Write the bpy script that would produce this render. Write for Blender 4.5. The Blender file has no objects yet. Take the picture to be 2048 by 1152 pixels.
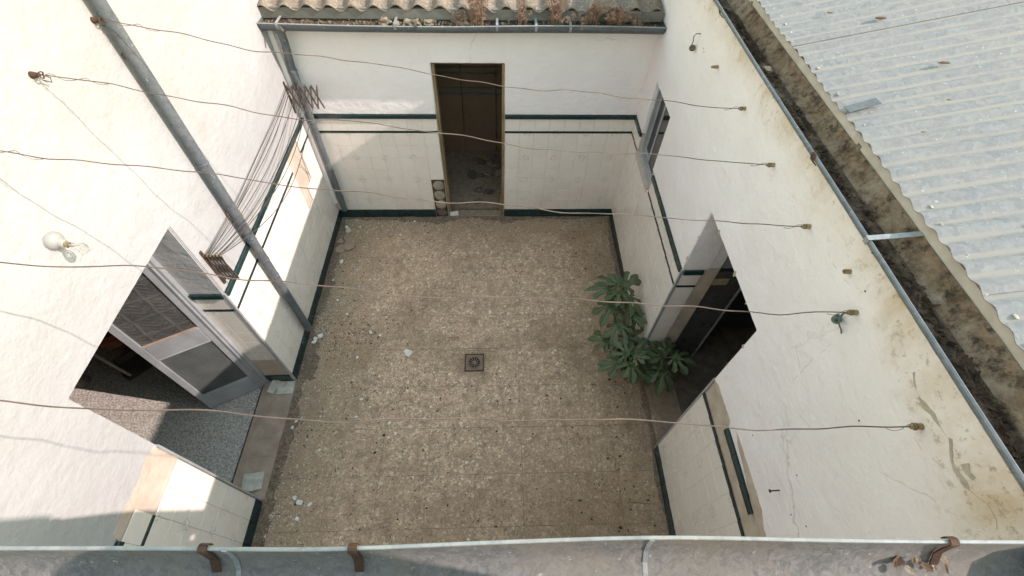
import bpy, bmesh, math, random
from mathutils import Vector, Matrix, noise as mnoise
R_ = random.Random(7)
PI = math.pi

# ------------------------------------------------------------------ camera, sky, sun, exposure
scn = bpy.context.scene
col = scn.collection
cam_d = bpy.data.cameras.new('camera'); cam = bpy.data.objects.new('camera', cam_d); col.objects.link(cam)
cam_d.sensor_width = 36.0; cam_d.lens = 16.011; cam_d.clip_start = 0.02; cam_d.clip_end = 2000
cr, cu, cf = (0.9994286, -0.02650614, 0.02097379), (0.00882296, 0.80358502, 0.59512458), (0.03262868, 0.59459948, -0.80335971)
cam.matrix_world = Matrix(((cr[0], cu[0], -cf[0], 0), (cr[1], cu[1], -cf[1], 0), (cr[2], cu[2], -cf[2], 4.3), (0, 0, 0, 1)))
scn.camera = cam

SUN = Vector((-1.0, 0.17, -0.68)).normalized()          # direction the light travels
world = bpy.data.worlds.new('World'); scn.world = world; world.use_nodes = True
wn = world.node_tree; wn.nodes.clear()
wo = wn.nodes.new('ShaderNodeOutputWorld'); wb = wn.nodes.new('ShaderNodeBackground'); ws = wn.nodes.new('ShaderNodeTexSky')
ws.sky_type = 'NISHITA'; ws.sun_disc = False
ws.sun_elevation = math.asin(-SUN.z); ws.sun_rotation = math.atan2(-SUN.x, -SUN.y)
ws.air_density = 3.0; ws.dust_density = 0.2; ws.ozone_density = 0.0; ws.altitude = 50
wb.inputs['Strength'].default_value = 0.15
wn.links.new(ws.outputs[0], wb.inputs[0]); wn.links.new(wb.outputs[0], wo.inputs[0])
sun_d = bpy.data.lights.new('sun', 'SUN'); sun = bpy.data.objects.new('sun', sun_d); col.objects.link(sun)
sun_d.energy = 2.0; sun_d.angle = math.radians(0.55); sun_d.color = (1.0, 0.87, 0.81)
sun.rotation_euler = SUN.to_track_quat('-Z', 'Y').to_euler(); sun.location = (6, -1, 8)
vs = scn.view_settings
vs.view_transform = 'Standard'; vs.look = 'None'; vs.gamma = 1.0; vs.exposure = 1.5; vs.use_curve_mapping = False

# ------------------------------------------------------------------ places measured in the photograph
XL, XR, YB = -2.0345, 1.5226, 4.373
AL, AR = 0.0041, 0.0182
def FL(s, z, d=0.0): return (XL + AL * (s - YB) + d, s, z)
def FR(s, z, d=0.0): return (XR + AR * (s - YB) - d, s, z)
def FB(s, z, d=0.0): return (s, YB - d, z)
def FN(s, z, d=0.0): return (s, d - 0.0185 * s, z)
TP = 0.163                                              # wall tile pitch
ZS, ZT, ZC, ZP = 0.136, 1.277, 1.46, 1.505              # skirting top, thin stripe, cap underside, cap top

# ------------------------------------------------------------------ node helpers
class NT:
    def __init__(s, name):
        s.m = bpy.data.materials.new(name); s.m.use_nodes = True
        s.t = s.m.node_tree; s.b = s.t.nodes['Principled BSDF']
    def n(s, typ, **kw):
        nd = s.t.nodes.new(typ)
        for k, v in kw.items(): setattr(nd, k, v)
        return nd
    def link(s, v, sock):
        if hasattr(v, 'is_linked') or isinstance(v, bpy.types.NodeSocket): s.t.links.new(v, sock)
        elif isinstance(v, (tuple, list)) and len(v) == 3 and sock.type == 'RGBA': sock.default_value = (*v, 1)
        else: sock.default_value = v
    def pos(s): return s.n('ShaderNodeNewGeometry').outputs['Position']
    def obj(s): return s.n('ShaderNodeTexCoord').outputs['Object']
    def rnd(s): return s.n('ShaderNodeObjectInfo').outputs['Random']
    def map(s, v, scale=(1, 1, 1), loc=(0, 0, 0), rot=(0, 0, 0)):
        nd = s.n('ShaderNodeMapping'); s.link(v, nd.inputs[0]); nd.inputs['Scale'].default_value = scale
        nd.inputs['Location'].default_value = loc; nd.inputs['Rotation'].default_value = rot
        return nd.outputs[0]
    def noise(s, v, scale, detail=4, rough=0.55, dist=0.0, colr=False):
        nd = s.n('ShaderNodeTexNoise'); s.link(v, nd.inputs['Vector']); nd.inputs['Scale'].default_value = scale
        nd.inputs['Detail'].default_value = detail; nd.inputs['Roughness'].default_value = rough; nd.inputs['Distortion'].default_value = dist
        return nd.outputs['Color' if colr else 'Fac']
    def vor(s, v, scale, feature='F1', out='Distance', rnd=1.0, dim='3D'):
        nd = s.n('ShaderNodeTexVoronoi', feature=feature, voronoi_dimensions=dim); s.link(v, nd.inputs['Vector'])
        nd.inputs['Scale'].default_value = scale; nd.inputs['Randomness'].default_value = rnd
        return nd.outputs[out]
    def ramp(s, f, stops, interp='LINEAR'):
        nd = s.n('ShaderNodeValToRGB'); s.link(f, nd.inputs[0]); e = nd.color_ramp.elements
        nd.color_ramp.interpolation = interp
        while len(e) < len(stops): e.new(0.5)
        for el, (p, c) in zip(e, stops):
            el.position = p; el.color = (c, c, c, 1) if isinstance(c, (int, float)) else (*c, 1)
        return nd.outputs[0]
    def mix(s, f, a, b, mode='MIX'):
        nd = s.n('ShaderNodeMix', data_type='RGBA', blend_type=mode); s.link(f, nd.inputs[0]); s.link(a, nd.inputs[6]); s.link(b, nd.inputs[7])
        return nd.outputs[2]
    def math(s, op, a, b=None, c=None):
        nd = s.n('ShaderNodeMath', operation=op); s.link(a, nd.inputs[0])
        if b is not None: s.link(b, nd.inputs[1])
        if c is not None: s.link(c, nd.inputs[2])
        return nd.outputs[0]
    def vmath(s, op, a, b=None):
        nd = s.n('ShaderNodeVectorMath', operation=op); s.link(a, nd.inputs[0])
        if b is not None: s.link(b, nd.inputs[1])
        return nd.outputs['Value'] if op in ('LENGTH', 'DISTANCE', 'DOT_PRODUCT') else nd.outputs[0]
    def sep(s, v):
        nd = s.n('ShaderNodeSeparateXYZ'); s.link(v, nd.inputs[0]); return nd.outputs
    def comb(s, x, y, z):
        nd = s.n('ShaderNodeCombineXYZ')
        for i, v in enumerate((x, y, z)): s.link(v, nd.inputs[i])
        return nd.outputs[0]
    def rng(s, v, a, b, c=0.0, d=1.0, smooth=False):
        nd = s.n('ShaderNodeMapRange'); nd.clamp = True
        if smooth: nd.interpolation_type = 'SMOOTHSTEP'
        s.link(v, nd.inputs[0])
        for i, k in enumerate((a, b, c, d)): nd.inputs[1 + i].default_value = k
        return nd.outputs[0]
    def bump(s, h, strength=0.5, dist=0.01, normal=None):
        nd = s.n('ShaderNodeBump'); s.link(h, nd.inputs['Height']); nd.inputs['Strength'].default_value = strength
        nd.inputs['Distance'].default_value = dist
        if normal is not None: s.link(normal, nd.inputs['Normal'])
        return nd.outputs[0]
    def done(s, color=None, rough=0.8, metal=0.0, normal=None, spec=0.5):
        if color is not None: s.link(color, s.b.inputs['Base Color'])
        s.link(rough, s.b.inputs['Roughness']); s.link(metal, s.b.inputs['Metallic'])
        s.b.inputs['Specular IOR Level'].default_value = spec
        if normal is not None: s.link(normal, s.b.inputs['Normal'])
        return s.m
M = {}

def plaster(name, base, dark, stain, stain_lo=None, seed=0.0, stain_amt=0.35, crack_amt=0.40):
    k = NT(name); p = k.map(k.pos(), loc=(seed, seed * 2, 0))
    n1 = k.noise(p, 0.9, 6, 0.6); n2 = k.noise(p, 3.5, 5, 0.6); n3 = k.noise(p, 60, 3, 0.6)
    c = k.mix(k.rng(n1, 0.35, 0.7), base, dark)
    c = k.mix(k.math('MULTIPLY', k.rng(n2, 0.50, 0.72), 0.7), c, dark)
    st = k.noise(k.map(p, scale=(1, 1, 0.6)), 1.4, 8, 0.66)
    c = k.mix(k.math('MULTIPLY', k.rng(st, 0.55, 0.78), stain_amt), c, stain)
    z = k.sep(k.pos())[2]
    if stain_lo is not None:                            # weathered, lichen-stained band under the eave
        zz = k.math('ADD', z, k.math('MULTIPLY', k.math('SUBTRACT', k.noise(p, 2.2, 6, 0.7), 0.5), 0.55))
        band = k.rng(zz, stain_lo, stain_lo + 0.32, smooth=True)
        run = k.noise(k.map(p, scale=(1, 1, 0.22)), 7, 6, 0.7); patch = k.rng(k.noise(k.map(p, loc=(1, 3, 2)), 1.6, 5, 0.65), 0.40, 0.60, 0.22, 1.0)
        near = k.rng(k.sep(k.pos())[1], 1.1, 0.2, 0.0, 0.20); zz = k.math('ADD', zz, near); band = k.rng(zz, stain_lo, stain_lo + 0.26, smooth=True)
        band2 = k.math('MULTIPLY', k.math('MULTIPLY', band, patch), k.rng(run, 0.3, 0.62, 0.15, 1.0))
        c = k.mix(k.math('MULTIPLY', band2, 1.0), c, (0.56, 0.42, 0.26))
        sp = k.noise(p, 26, 6, 0.75)
        c = k.mix(k.math('MULTIPLY', k.math('MULTIPLY', band, k.rng(sp, 0.54, 0.64)), 0.65), c, (0.30, 0.22, 0.13))
    # hairline cracks
    wv = k.vmath('ADD', p, k.vmath('SCALE', k.noise(p, 2.5, 4, 0.6, colr=True)))
    wv.node.inputs[1].links[0].from_node.inputs['Scale'].default_value = 0.5
    cr_ = k.rng(k.vor(wv, 0.75, 'DISTANCE_TO_EDGE'), 0.0, 0.006, 1.0, 0.0)
    cr_ = k.math('MULTIPLY', cr_, k.rng(k.noise(p, 0.8, 2), 0.5, 0.62))
    c = k.mix(k.math('MULTIPLY', cr_, crack_amt), c, (0.33, 0.29, 0.24))
    sc = k.noise(k.map(p, scale=(1, 1, 2.2), rot=(0.5, 0.3, 0.2)), 14, 6, 0.7)
    c = k.mix(k.math('MULTIPLY', k.rng(sc, 0.60, 0.70), 0.22), c, (0.45, 0.42, 0.38))
    spot = k.rng(k.vor(p, 9.0), 0.012, 0.03, 1.0, 0.0)
    c = k.mix(k.math('MULTIPLY', spot, 0.5), c, (0.2, 0.17, 0.14))
    h = k.math('ADD', k.math('MULTIPLY', k.noise(p, 4.0, 3, 0.5), 0.75), k.math('MULTIPLY', n3, 0.10))
    h = k.math('ADD', h, k.math('MULTIPLY', k.noise(k.map(p, scale=(1, 1, 1.6)), 13, 3), 0.22))
    h = k.math('SUBTRACT', h, k.math('MULTIPLY', cr_, 0.3 * crack_amt))
    return k.done(c, 0.92, normal=k.bump(h, 0.95, 0.026), spec=0.2)
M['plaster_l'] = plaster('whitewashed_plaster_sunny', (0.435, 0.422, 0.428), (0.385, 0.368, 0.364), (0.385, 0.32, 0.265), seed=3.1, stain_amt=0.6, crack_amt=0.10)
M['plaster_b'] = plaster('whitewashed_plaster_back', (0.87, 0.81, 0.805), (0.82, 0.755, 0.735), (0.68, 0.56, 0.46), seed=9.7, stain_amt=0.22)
M['plaster_r'] = plaster('whitewashed_plaster_weathered', (0.865, 0.80, 0.79), (0.81, 0.74, 0.71), (0.68, 0.56, 0.45), stain_lo=2.80, seed=5.3, stain_amt=0.30)

def simple(name, a, b, scale=8, rough=0.85, metal=0.0, bump=0.4, bd=0.006, spec=0.4, detail=6, lo=0.35, hi=0.65, rnd=0.0, use_obj=False):
    k = NT(name); p = k.obj() if use_obj else k.pos()
    n = k.noise(p, scale, detail, 0.62); c = k.mix(k.rng(n, lo, hi), a, b)
    if rnd: c = k.mix(k.math('MULTIPLY', k.rnd(), rnd), c, b)
    nn = k.bump(k.math('ADD', n, k.math('MULTIPLY', k.noise(p, scale * 6, 3), 0.4)), bump, bd) if bump else None
    return k.done(c, rough, metal, nn, spec)
M['mortar'] = simple('old_tile_mortar', (0.56, 0.47, 0.38), (0.42, 0.34, 0.265), 7, 0.95, bump=0.7, bd=0.012)
M['mortar_pink'] = simple('pinkish_lime_mortar', (0.60, 0.49, 0.41), (0.46, 0.37, 0.30), 6, 0.95, bump=0.7, bd=0.012)
M['bare'] = simple('exposed_brown_render', (0.36, 0.30, 0.23), (0.52, 0.45, 0.36), 22, 0.95, bump=0.9, bd=0.01)
M['crack'] = simple('crack_shadow_render', (0.36, 0.32, 0.27), (0.52, 0.47, 0.41), 30, 0.95, bump=0)
M['green'] = simple('dark_green_glazed_tile', (0.006, 0.020, 0.023), (0.012, 0.038, 0.040), 18, 0.2, bump=0.08, bd=0.002, spec=0.6, rnd=0.6)
M['dark_line'] = simple('blackish_green_stripe_tile', (0.012, 0.02, 0.022), (0.02, 0.035, 0.035), 18, 0.2, bump=0.05, bd=0.002)
M['concrete'] = simple('dusty_concrete', (0.26, 0.235, 0.205), (0.15, 0.132, 0.112), 5, 0.95, bump=0.8, bd=0.012)
M['room_floor'] = simple('dirty_room_floor', (0.62, 0.565, 0.515), (0.30, 0.265, 0.235), 60, 0.95, bump=0.8, bd=0.012, detail=10, lo=0.4, hi=0.6)
M['room_wall'] = simple('dim_room_wall', (0.30, 0.28, 0.25), (0.22, 0.2, 0.18), 2, 0.9, bump=0.3)
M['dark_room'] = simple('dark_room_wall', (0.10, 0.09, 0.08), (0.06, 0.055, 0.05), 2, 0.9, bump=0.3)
M['back_room'] = simple('grimy_back_room_wall', (0.34, 0.30, 0.25), (0.24, 0.21, 0.17), 2, 0.9, bump=0.3)
M['dirt'] = simple('brown_dirt_layer', (0.22, 0.16, 0.11), (0.36, 0.27, 0.19), 16, 0.95, bump=0.7, bd=0.008, detail=10)
M['ground'] = simple('bare_ground', (0.20, 0.17, 0.13), (0.12, 0.10, 0.08), 0.4, 0.95)
M['sill'] = simple('dusty_marble_sill', (0.38, 0.29, 0.225), (0.27, 0.20, 0.15), 9, 0.7, bump=0.25, bd=0.004)
M['alu'] = simple('weathered_aluminium', (0.52, 0.53, 0.55), (0.40, 0.41, 0.43), 5, 0.38, metal=0.45, bump=0.1, bd=0.002)
M['rust'] = simple('rusty_iron', (0.115, 0.055, 0.035), (0.06, 0.036, 0.027), 45, 0.85, metal=0.2, bump=0.6, bd=0.004)
M['iron'] = simple('grey_brown_iron', (0.20, 0.165, 0.14), (0.11, 0.085, 0.07), 40, 0.6, metal=0.45, bump=0.4, bd=0.002)
M['wire'] = simple('weathered_copper_brown_wire', (0.20, 0.135, 0.105), (0.10, 0.075, 0.065), 12, 0.5, metal=0.3, bump=0)
M['cord'] = simple('grey_brown_washing_cord', (0.10, 0.075, 0.062), (0.05, 0.038, 0.032), 25, 0.8, bump=0)
M['peg'] = simple('ochre_wooden_peg', (0.38, 0.28, 0.15), (0.24, 0.16, 0.08), 30, 0.9, bump=0.4, bd=0.003)
M['wood'] = simple('old_pine_frame', (0.36, 0.25, 0.13), (0.22, 0.145, 0.075), 6, 0.75, bump=0.3, bd=0.003)
M['soil'] = simple('dark_gutter_soil', (0.045, 0.028, 0.018), (0.16, 0.105, 0.07), 20, 0.95, bump=1.0, bd=0.03, detail=10)
M['litter'] = simple('wet_leaf_litter', (0.018, 0.012, 0.008), (0.065, 0.042, 0.028), 20, 0.95, bump=0.5, spec=0.1)
M['bag'] = simple('brown_dry_leaf', (0.15, 0.09, 0.055), (0.085, 0.05, 0.03), 30, 0.85, bump=0.3)
M['straw'] = simple('dry_pinkish_flower', (0.40, 0.245, 0.18), (0.26, 0.145, 0.10), 25, 0.9, bump=0)
M['straw2'] = simple('dry_straw_stem', (0.34, 0.235, 0.155), (0.21, 0.135, 0.085), 25, 0.9, bump=0)
M['moss'] = simple('pale_lichen_clod', (0.33, 0.265, 0.20), (0.19, 0.15, 0.105), 35, 0.95, bump=0.9, bd=0.01)
M['flake'] = simple('white_plaster_flake', (0.78, 0.755, 0.71), (0.62, 0.58, 0.52), 25, 0.9, bump=0.3)
M['shard'] = simple('clay_tile_shard', (0.40, 0.285, 0.215), (0.29, 0.20, 0.15), 12, 0.9, bump=0.3)
M['loose'] = simple('dusty_loose_tile', (0.60, 0.56, 0.49), (0.42, 0.38, 0.32), 22, 0.6, bump=0.2, detail=10)
M['grit_w'] = simple('white_grit', (0.72, 0.68, 0.61), (0.50, 0.45, 0.38), 60, 0.95, bump=0)
M['grit_t'] = simple('tan_grit', (0.36, 0.29, 0.21), (0.22, 0.17, 0.12), 60, 0.95, bump=0)
M['grit_d'] = simple('dark_dirt_crumbs', (0.075, 0.055, 0.038), (0.035, 0.026, 0.02), 60, 0.95, bump=0)
M['stone'] = simple('rough_wall_stone', (0.40, 0.345, 0.27), (0.27, 0.225, 0.17), 12, 0.95, bump=0.8, bd=0.012)
M['rock_dark'] = simple('brown_rubble', (0.20, 0.155, 0.115), (0.11, 0.085, 0.065), 9, 0.95, bump=0.6, bd=0.01, rnd=0.5)
M['ceramic'] = simple('cream_porcelain', (0.36, 0.35, 0.335), (0.30, 0.285, 0.26), 14, 0.4, bump=0.05)
M['pot'] = simple('terracotta_pot', (0.33, 0.12, 0.06), (0.24, 0.085, 0.045), 7, 0.8)
M['brown_panel'] = simple('brown_laminate_panel', (0.27, 0.185, 0.12), (0.21, 0.14, 0.09), 3, 0.55, bump=0.1, bd=0.002)
M['groove'] = simple('grey_moulding', (0.20, 0.19, 0.175), (0.15, 0.14, 0.13), 8, 0.5, bump=0)
M['pan'] = simple('dusty_dustpan', (0.085, 0.075, 0.065), (0.14, 0.12, 0.10), 10, 0.7, bump=0.2)
M['handle'] = simple('pale_pole', (0.42, 0.38, 0.32), (0.30, 0.27, 0.23), 14, 0.6, bump=0)
M['brass'] = simple('brass_hinge', (0.42, 0.32, 0.16), (0.25, 0.18, 0.09), 30, 0.4, metal=0.8, bump=0)
M['cap_r'] = simple('chalky_fascia', (0.56, 0.50, 0.455), (0.43, 0.375, 0.33), 7, 0.95, bump=0.5, bd=0.008)
M['closure'] = simple('grey_green_closure_board', (0.20, 0.19, 0.17), (0.155, 0.145, 0.13), 5, 0.9, bump=0.2)
M['cast'] = simple('rusty_cast_iron', (0.27, 0.20, 0.145), (0.16, 0.115, 0.08), 60, 0.85, metal=0.05, bump=0.6, bd=0.003)
M['void'] = simple('hole_shade_black', (0.008, 0.006, 0.005), (0.016, 0.012, 0.009), 30, 0.7)  # near-black colour for the shade inside the drain and the plaster holes
M['green_disc'] = simple('verdigris_disc', (0.10, 0.20, 0.165), (0.13, 0.12, 0.08), 30, 0.6, metal=0.3)
M['stem'] = simple('fig_bark', (0.20, 0.16, 0.11), (0.13, 0.11, 0.075), 30, 0.9)
M['vein'] = simple('fig_vein', (0.24, 0.30, 0.13), (0.17, 0.23, 0.09), 20, 0.6, bump=0)
M['paper'] = simple('embossed_grey_wall_panel', (0.085, 0.082, 0.08), (0.05, 0.048, 0.046), 5, 0.6, bump=0.3)
M['switch'] = simple('tan_switch_plate', (0.42, 0.33, 0.20), (0.34, 0.26, 0.15), 14, 0.45, bump=0)

# cream tile with pale rings and dotted flowers where four tiles meet
def tile_mat(name, axis, s0, z0):
    k = NT(name); P = k.sep(k.pos()); u = k.math('DIVIDE', k.math('SUBTRACT', P[axis], s0), TP * 2); v = k.math('DIVIDE', k.math('SUBTRACT', P[2], z0), TP * 2)
    fu = k.math('SUBTRACT', k.math('FRACT', u), 0.5); fv = k.math('SUBTRACT', k.math('FRACT', v), 0.5)
    r = k.math('SQRT', k.math('ADD', k.math('MULTIPLY', fu, fu), k.math('MULTIPLY', fv, fv)))      # 0 at flower centre
    uv = k.comb(k.math('MULTIPLY', u, 1.0), k.math('MULTIPLY', v, 1.0), 0.0)
    dots = k.rng(k.vor(uv, 22, dim='2D'), 0.24, 0.36, 1.0, 0.0)
    inner = k.math('MULTIPLY', k.rng(r, 0.115, 0.15, 1.0, 0.0), k.rng(r, 0.02, 0.05))
    dots = k.math('MULTIPLY', k.math('MULTIPLY', dots, inner), k.rng(k.noise(uv, 9, 2), 0.40, 0.52))
    ring = k.rng(k.math('ABSOLUTE', k.math('SUBTRACT', r, 0.30)), 0.008, 0.03, 1.0, 0.0)
    fu2 = k.math('SUBTRACT', k.math('FRACT', k.math('ADD', u, 0.5)), 0.5); fv2 = k.math('SUBTRACT', k.math('FRACT', k.math('ADD', v, 0.5)), 0.5)
    r2 = k.math('SQRT', k.math('ADD', k.math('MULTIPLY', fu2, fu2), k.math('MULTIPLY', fv2, fv2)))
    ring2 = k.rng(k.math('ABSOLUTE', k.math('SUBTRACT', r2, 0.17)), 0.006, 0.02, 1.0, 0.0)
    base = k.mix(k.rng(k.noise(k.pos(), 2.5, 4), 0.3, 0.7), (0.84, 0.77, 0.705), (0.79, 0.715, 0.645))
    base = k.mix(k.math('MULTIPLY', k.rnd(), 0.4), base, (0.74, 0.67, 0.60))
    base = k.mix(k.math('MULTIPLY', k.math('MAXIMUM', ring, ring2), 0.25), base, (0.88, 0.84, 0.79))
    base = k.mix(k.math('MULTIPLY', dots, 0.6), base, (0.16, 0.21, 0.25))
    dirt = k.rng(k.noise(k.map(k.pos(), scale=(1, 1, 0.35)), 6, 8, 0.7), 0.52, 0.8)
    base = k.mix(k.math('MULTIPLY', dirt, 0.30), base, (0.40, 0.33, 0.25))
    low = k.math('MULTIPLY', k.rng(P[2], 0.14, 0.55, 1.0, 0.0), k.rng(k.noise(k.pos(), 4, 6), 0.4, 0.7))
    base = k.mix(k.math('MULTIPLY', low, 0.35), base, (0.44, 0.37, 0.28))
    h = k.math('ADD', k.noise(k.pos(), 18, 2), k.math('MULTIPLY', k.math('MAXIMUM', ring, ring2), 0.4))
    return k.done(base, k.rng(dirt, 0, 1, 0.22, 0.5), normal=k.bump(h, 0.10, 0.004), spec=0.5)
M['tile_x'] = tile_mat('cream_patterned_tile', 0, -0.955 - TP, 0.95 - TP)
M['tile_y'] = tile_mat('cream_patterned_tile_side', 1, 2.05, 0.95 - TP)

# terrazzo
def terrazzo():
    k = NT('old_terrazzo'); off = k.comb(k.math('MULTIPLY', k.rnd(), 37.0), k.math('MULTIPLY', k.rnd(), 91.0), 0.0)
    w = k.pos(); p = k.vmath('ADD', w, off)
    p = k.vmath('ADD', p, k.vmath('SCALE', k.noise(p, 40, 3, colr=True))); p.node.inputs[1].links[0].from_node.inputs['Scale'].default_value = 0.022
    def layer(c, scale, lo, pal, gap):
        cs = k.sep(k.vor(p, scale, 'F1', 'Color')); e = k.vor(p, scale, 'DISTANCE_TO_EDGE')
        f = k.math('MULTIPLY', k.rng(cs[0], lo, lo + 0.02), k.rng(e, gap * 0.5, gap * 1.4))
        return k.mix(f, c, k.ramp(cs[1], pal))
    c = k.mix(k.noise(w, 110, 4, 0.7), (0.226, 0.148, 0.094), (0.440, 0.300, 0.200))
    c = layer(c, 120, 0.35, [(0.0, (0.635, 0.462, 0.320)), (0.5, (0.378, 0.257, 0.166)), (1.0, (0.757, 0.572, 0.410))], 0.06)
    c = layer(c, 64, 0.46, [(0.0, (0.757, 0.561, 0.393)), (0.4, (0.463, 0.324, 0.214)), (0.75, (0.610, 0.445, 0.303)), (1.0, (0.860, 0.728, 0.534))], 0.06)
    c = layer(c, 40, 0.72, [(0.0, (0.732, 0.538, 0.370)), (0.35, (0.451, 0.312, 0.204)), (0.7, (0.622, 0.457, 0.314)), (1.0, (0.860, 0.752, 0.556))], 0.045)
    tint = k.math('MULTIPLY', k.math('SUBTRACT', k.rnd(), 0.5), 0.20)
    c = k.mix(k.math('ABSOLUTE', tint), c, (0.562, 0.416, 0.281))
    veil = k.rng(k.noise(w, 0.75, 7, 0.62), 0.38, 0.64)                       # dust film in large patches
    c = k.mix(k.math('MULTIPLY', veil, 0.26), c, (0.573, 0.410, 0.281))
    dirt = k.rng(k.noise(k.map(w, loc=(4, 9, 0)), 1.1, 9, 0.7), 0.48, 0.70)
    c = k.mix(k.math('MULTIPLY', dirt, 0.80), c, (0.226, 0.155, 0.094))
    d2 = k.rng(k.noise(w, 9.0, 10, 0.80), 0.50, 0.64)
    c = k.mix(k.math('MULTIPLY', d2, 0.75), c, (0.203, 0.139, 0.088))
    W = k.sep(w); wob = k.math('MULTIPLY', k.math('SUBTRACT', k.noise(w, 2.5, 7, 0.72), 0.5), 1.1)
    el = k.rng(k.math('ADD', W[0], wob), -1.95, -1.15, 1.0, 0.0); eb = k.rng(k.math('ADD', W[1], wob), 3.7, 4.35, 0.0, 1.0); er = k.rng(k.math('ADD', W[0], wob), 0.55, 1.6, 0.0, 1.0)
    en = k.math('MULTIPLY', k.rng(k.math('ADD', W[1], wob), 0.7, 1.9, 1.0, 0.0), k.rng(W[0], -0.6, 0.6))
    soil = k.math('MAXIMUM', el, eb)
    c = k.mix(k.math('MULTIPLY', soil, 0.88), c, k.mix(k.noise(w, 55, 7, 0.75), (0.440, 0.312, 0.207), (0.215, 0.150, 0.099)))
    c = k.mix(k.math('MULTIPLY', k.math('MAXIMUM', er, en), 0.58), c, (0.215, 0.150, 0.094))
    dd = k.vmath('DISTANCE', w, (-0.245, 2.215, 0.0))
    c = k.mix(k.math('MULTIPLY', k.rng(k.math('ADD', dd, k.math('MULTIPLY', wob, 0.08)), 0.12, 0.22, 1.0, 0.0), 0.4), c, (0.192, 0.134, 0.083))
    och = k.math('MULTIPLY', k.rng(k.vmath('DISTANCE', w, (-1.62, 2.50, 0.0)), 0.05, 0.40, 1.0, 0.0), k.rng(k.noise(w, 20, 6, 0.7), 0.45, 0.6))
    c = k.mix(k.math('MULTIPLY', och, 0.7), c, (0.249, 0.139, 0.052))
    fine = k.rng(k.noise(w, 170, 4, 0.75), 0.54, 0.66)
    c = k.mix(k.math('MULTIPLY', fine, 0.7), c, (0.124, 0.086, 0.057))
    lite = k.rng(k.noise(k.map(w, loc=(7, 3, 0)), 210, 3, 0.7), 0.63, 0.70)
    c = k.mix(k.math('MULTIPLY', lite, 0.45), c, (0.806, 0.671, 0.516))
    h = k.math('ADD', k.math('MULTIPLY', k.noise(w, 120, 4), 0.3), k.math('MULTIPLY', d2, 0.4))
    return k.done(c, 0.85, normal=k.bump(h, 0.45, 0.004), spec=0.3)
M['terrazzo'] = terrazzo()

def galv(name, a, b, scale=14, metal=0.55, rough=0.45, dust=(0.45, 0.42, 0.36), dust_amt=0.35, wave=None):
    k = NT(name); p = k.pos()
    q = k.vmath('ADD', p, k.vmath('SCALE', k.noise(p, 9, 3, colr=True))); q.node.inputs[1].links[0].from_node.inputs['Scale'].default_value = 0.10
    sp = k.sep(k.vor(q, scale, 'F1', 'Color'))[0]; sp2 = k.sep(k.vor(q, scale * 2.6, 'F1', 'Color'))[1]
    f = k.math('ADD', k.math('MULTIPLY', sp, 0.6), k.math('MULTIPLY', sp2, 0.4))
    c = k.mix(f, a, b)
    dd = k.rng(k.noise(p, 5, 8, 0.7), 0.42, 0.7)
    if wave is not None:                                # dust settled along the troughs
        s = k.sep(p)[1]
        v = k.math('SINE', k.math('MULTIPLY', k.math('ADD', s, wave[1]), 2 * PI / wave[0]))
        v = k.math('ADD', v, k.math('MULTIPLY', k.math('SUBTRACT', k.noise(k.map(p, scale=(0.4, 3, 1)), 8, 5, 0.7), 0.5), 2.2))
        dd = k.math('MAXIMUM', k.math('MULTIPLY', dd, 0.45), k.rng(v, -1.0, -0.35, 1.0, 0.0))
    c = k.mix(k.math('MULTIPLY', dd, dust_amt), c, dust)
    sp3 = k.rng(k.noise(p, 45, 5, 0.7), 0.64, 0.70)
    c = k.mix(k.math('MULTIPLY', sp3, 0.5), c, (0.70, 0.67, 0.61))
    mt = k.math('MULTIPLY', k.math('SUBTRACT', 1.0, k.math('MULTIPLY', dd, 0.8)), metal)
    return k.done(c, k.math('ADD', rough, k.math('MULTIPLY', dd, 0.35)), mt, k.bump(k.noise(p, 12, 4), 0.12, 0.006))
M['galv'] = galv('galvanised_gutter', (0.23, 0.24, 0.245), (0.33, 0.34, 0.345), 34, metal=0.25, rough=0.6)
M['galv_pipe'] = galv('galvanised_downpipe', (0.075, 0.086, 0.098), (0.135, 0.148, 0.16), 36, metal=0.15, rough=0.6, dust=(0.19, 0.185, 0.175), dust_amt=0.35)
M['galv_roof'] = galv('galvanised_corrugated_roof', (0.155, 0.156, 0.168), (0.25, 0.243, 0.24), 42, metal=0.0, rough=0.75, dust=(0.315, 0.275, 0.24), dust_amt=0.8, wave=(0.0795, 0.0))
M['galv_in'] = galv('gutter_inside_dusty', (0.12, 0.114, 0.108), (0.235, 0.222, 0.21), 70, metal=0.0, rough=0.85, dust=(0.23, 0.195, 0.16), dust_amt=0.85)

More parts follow.
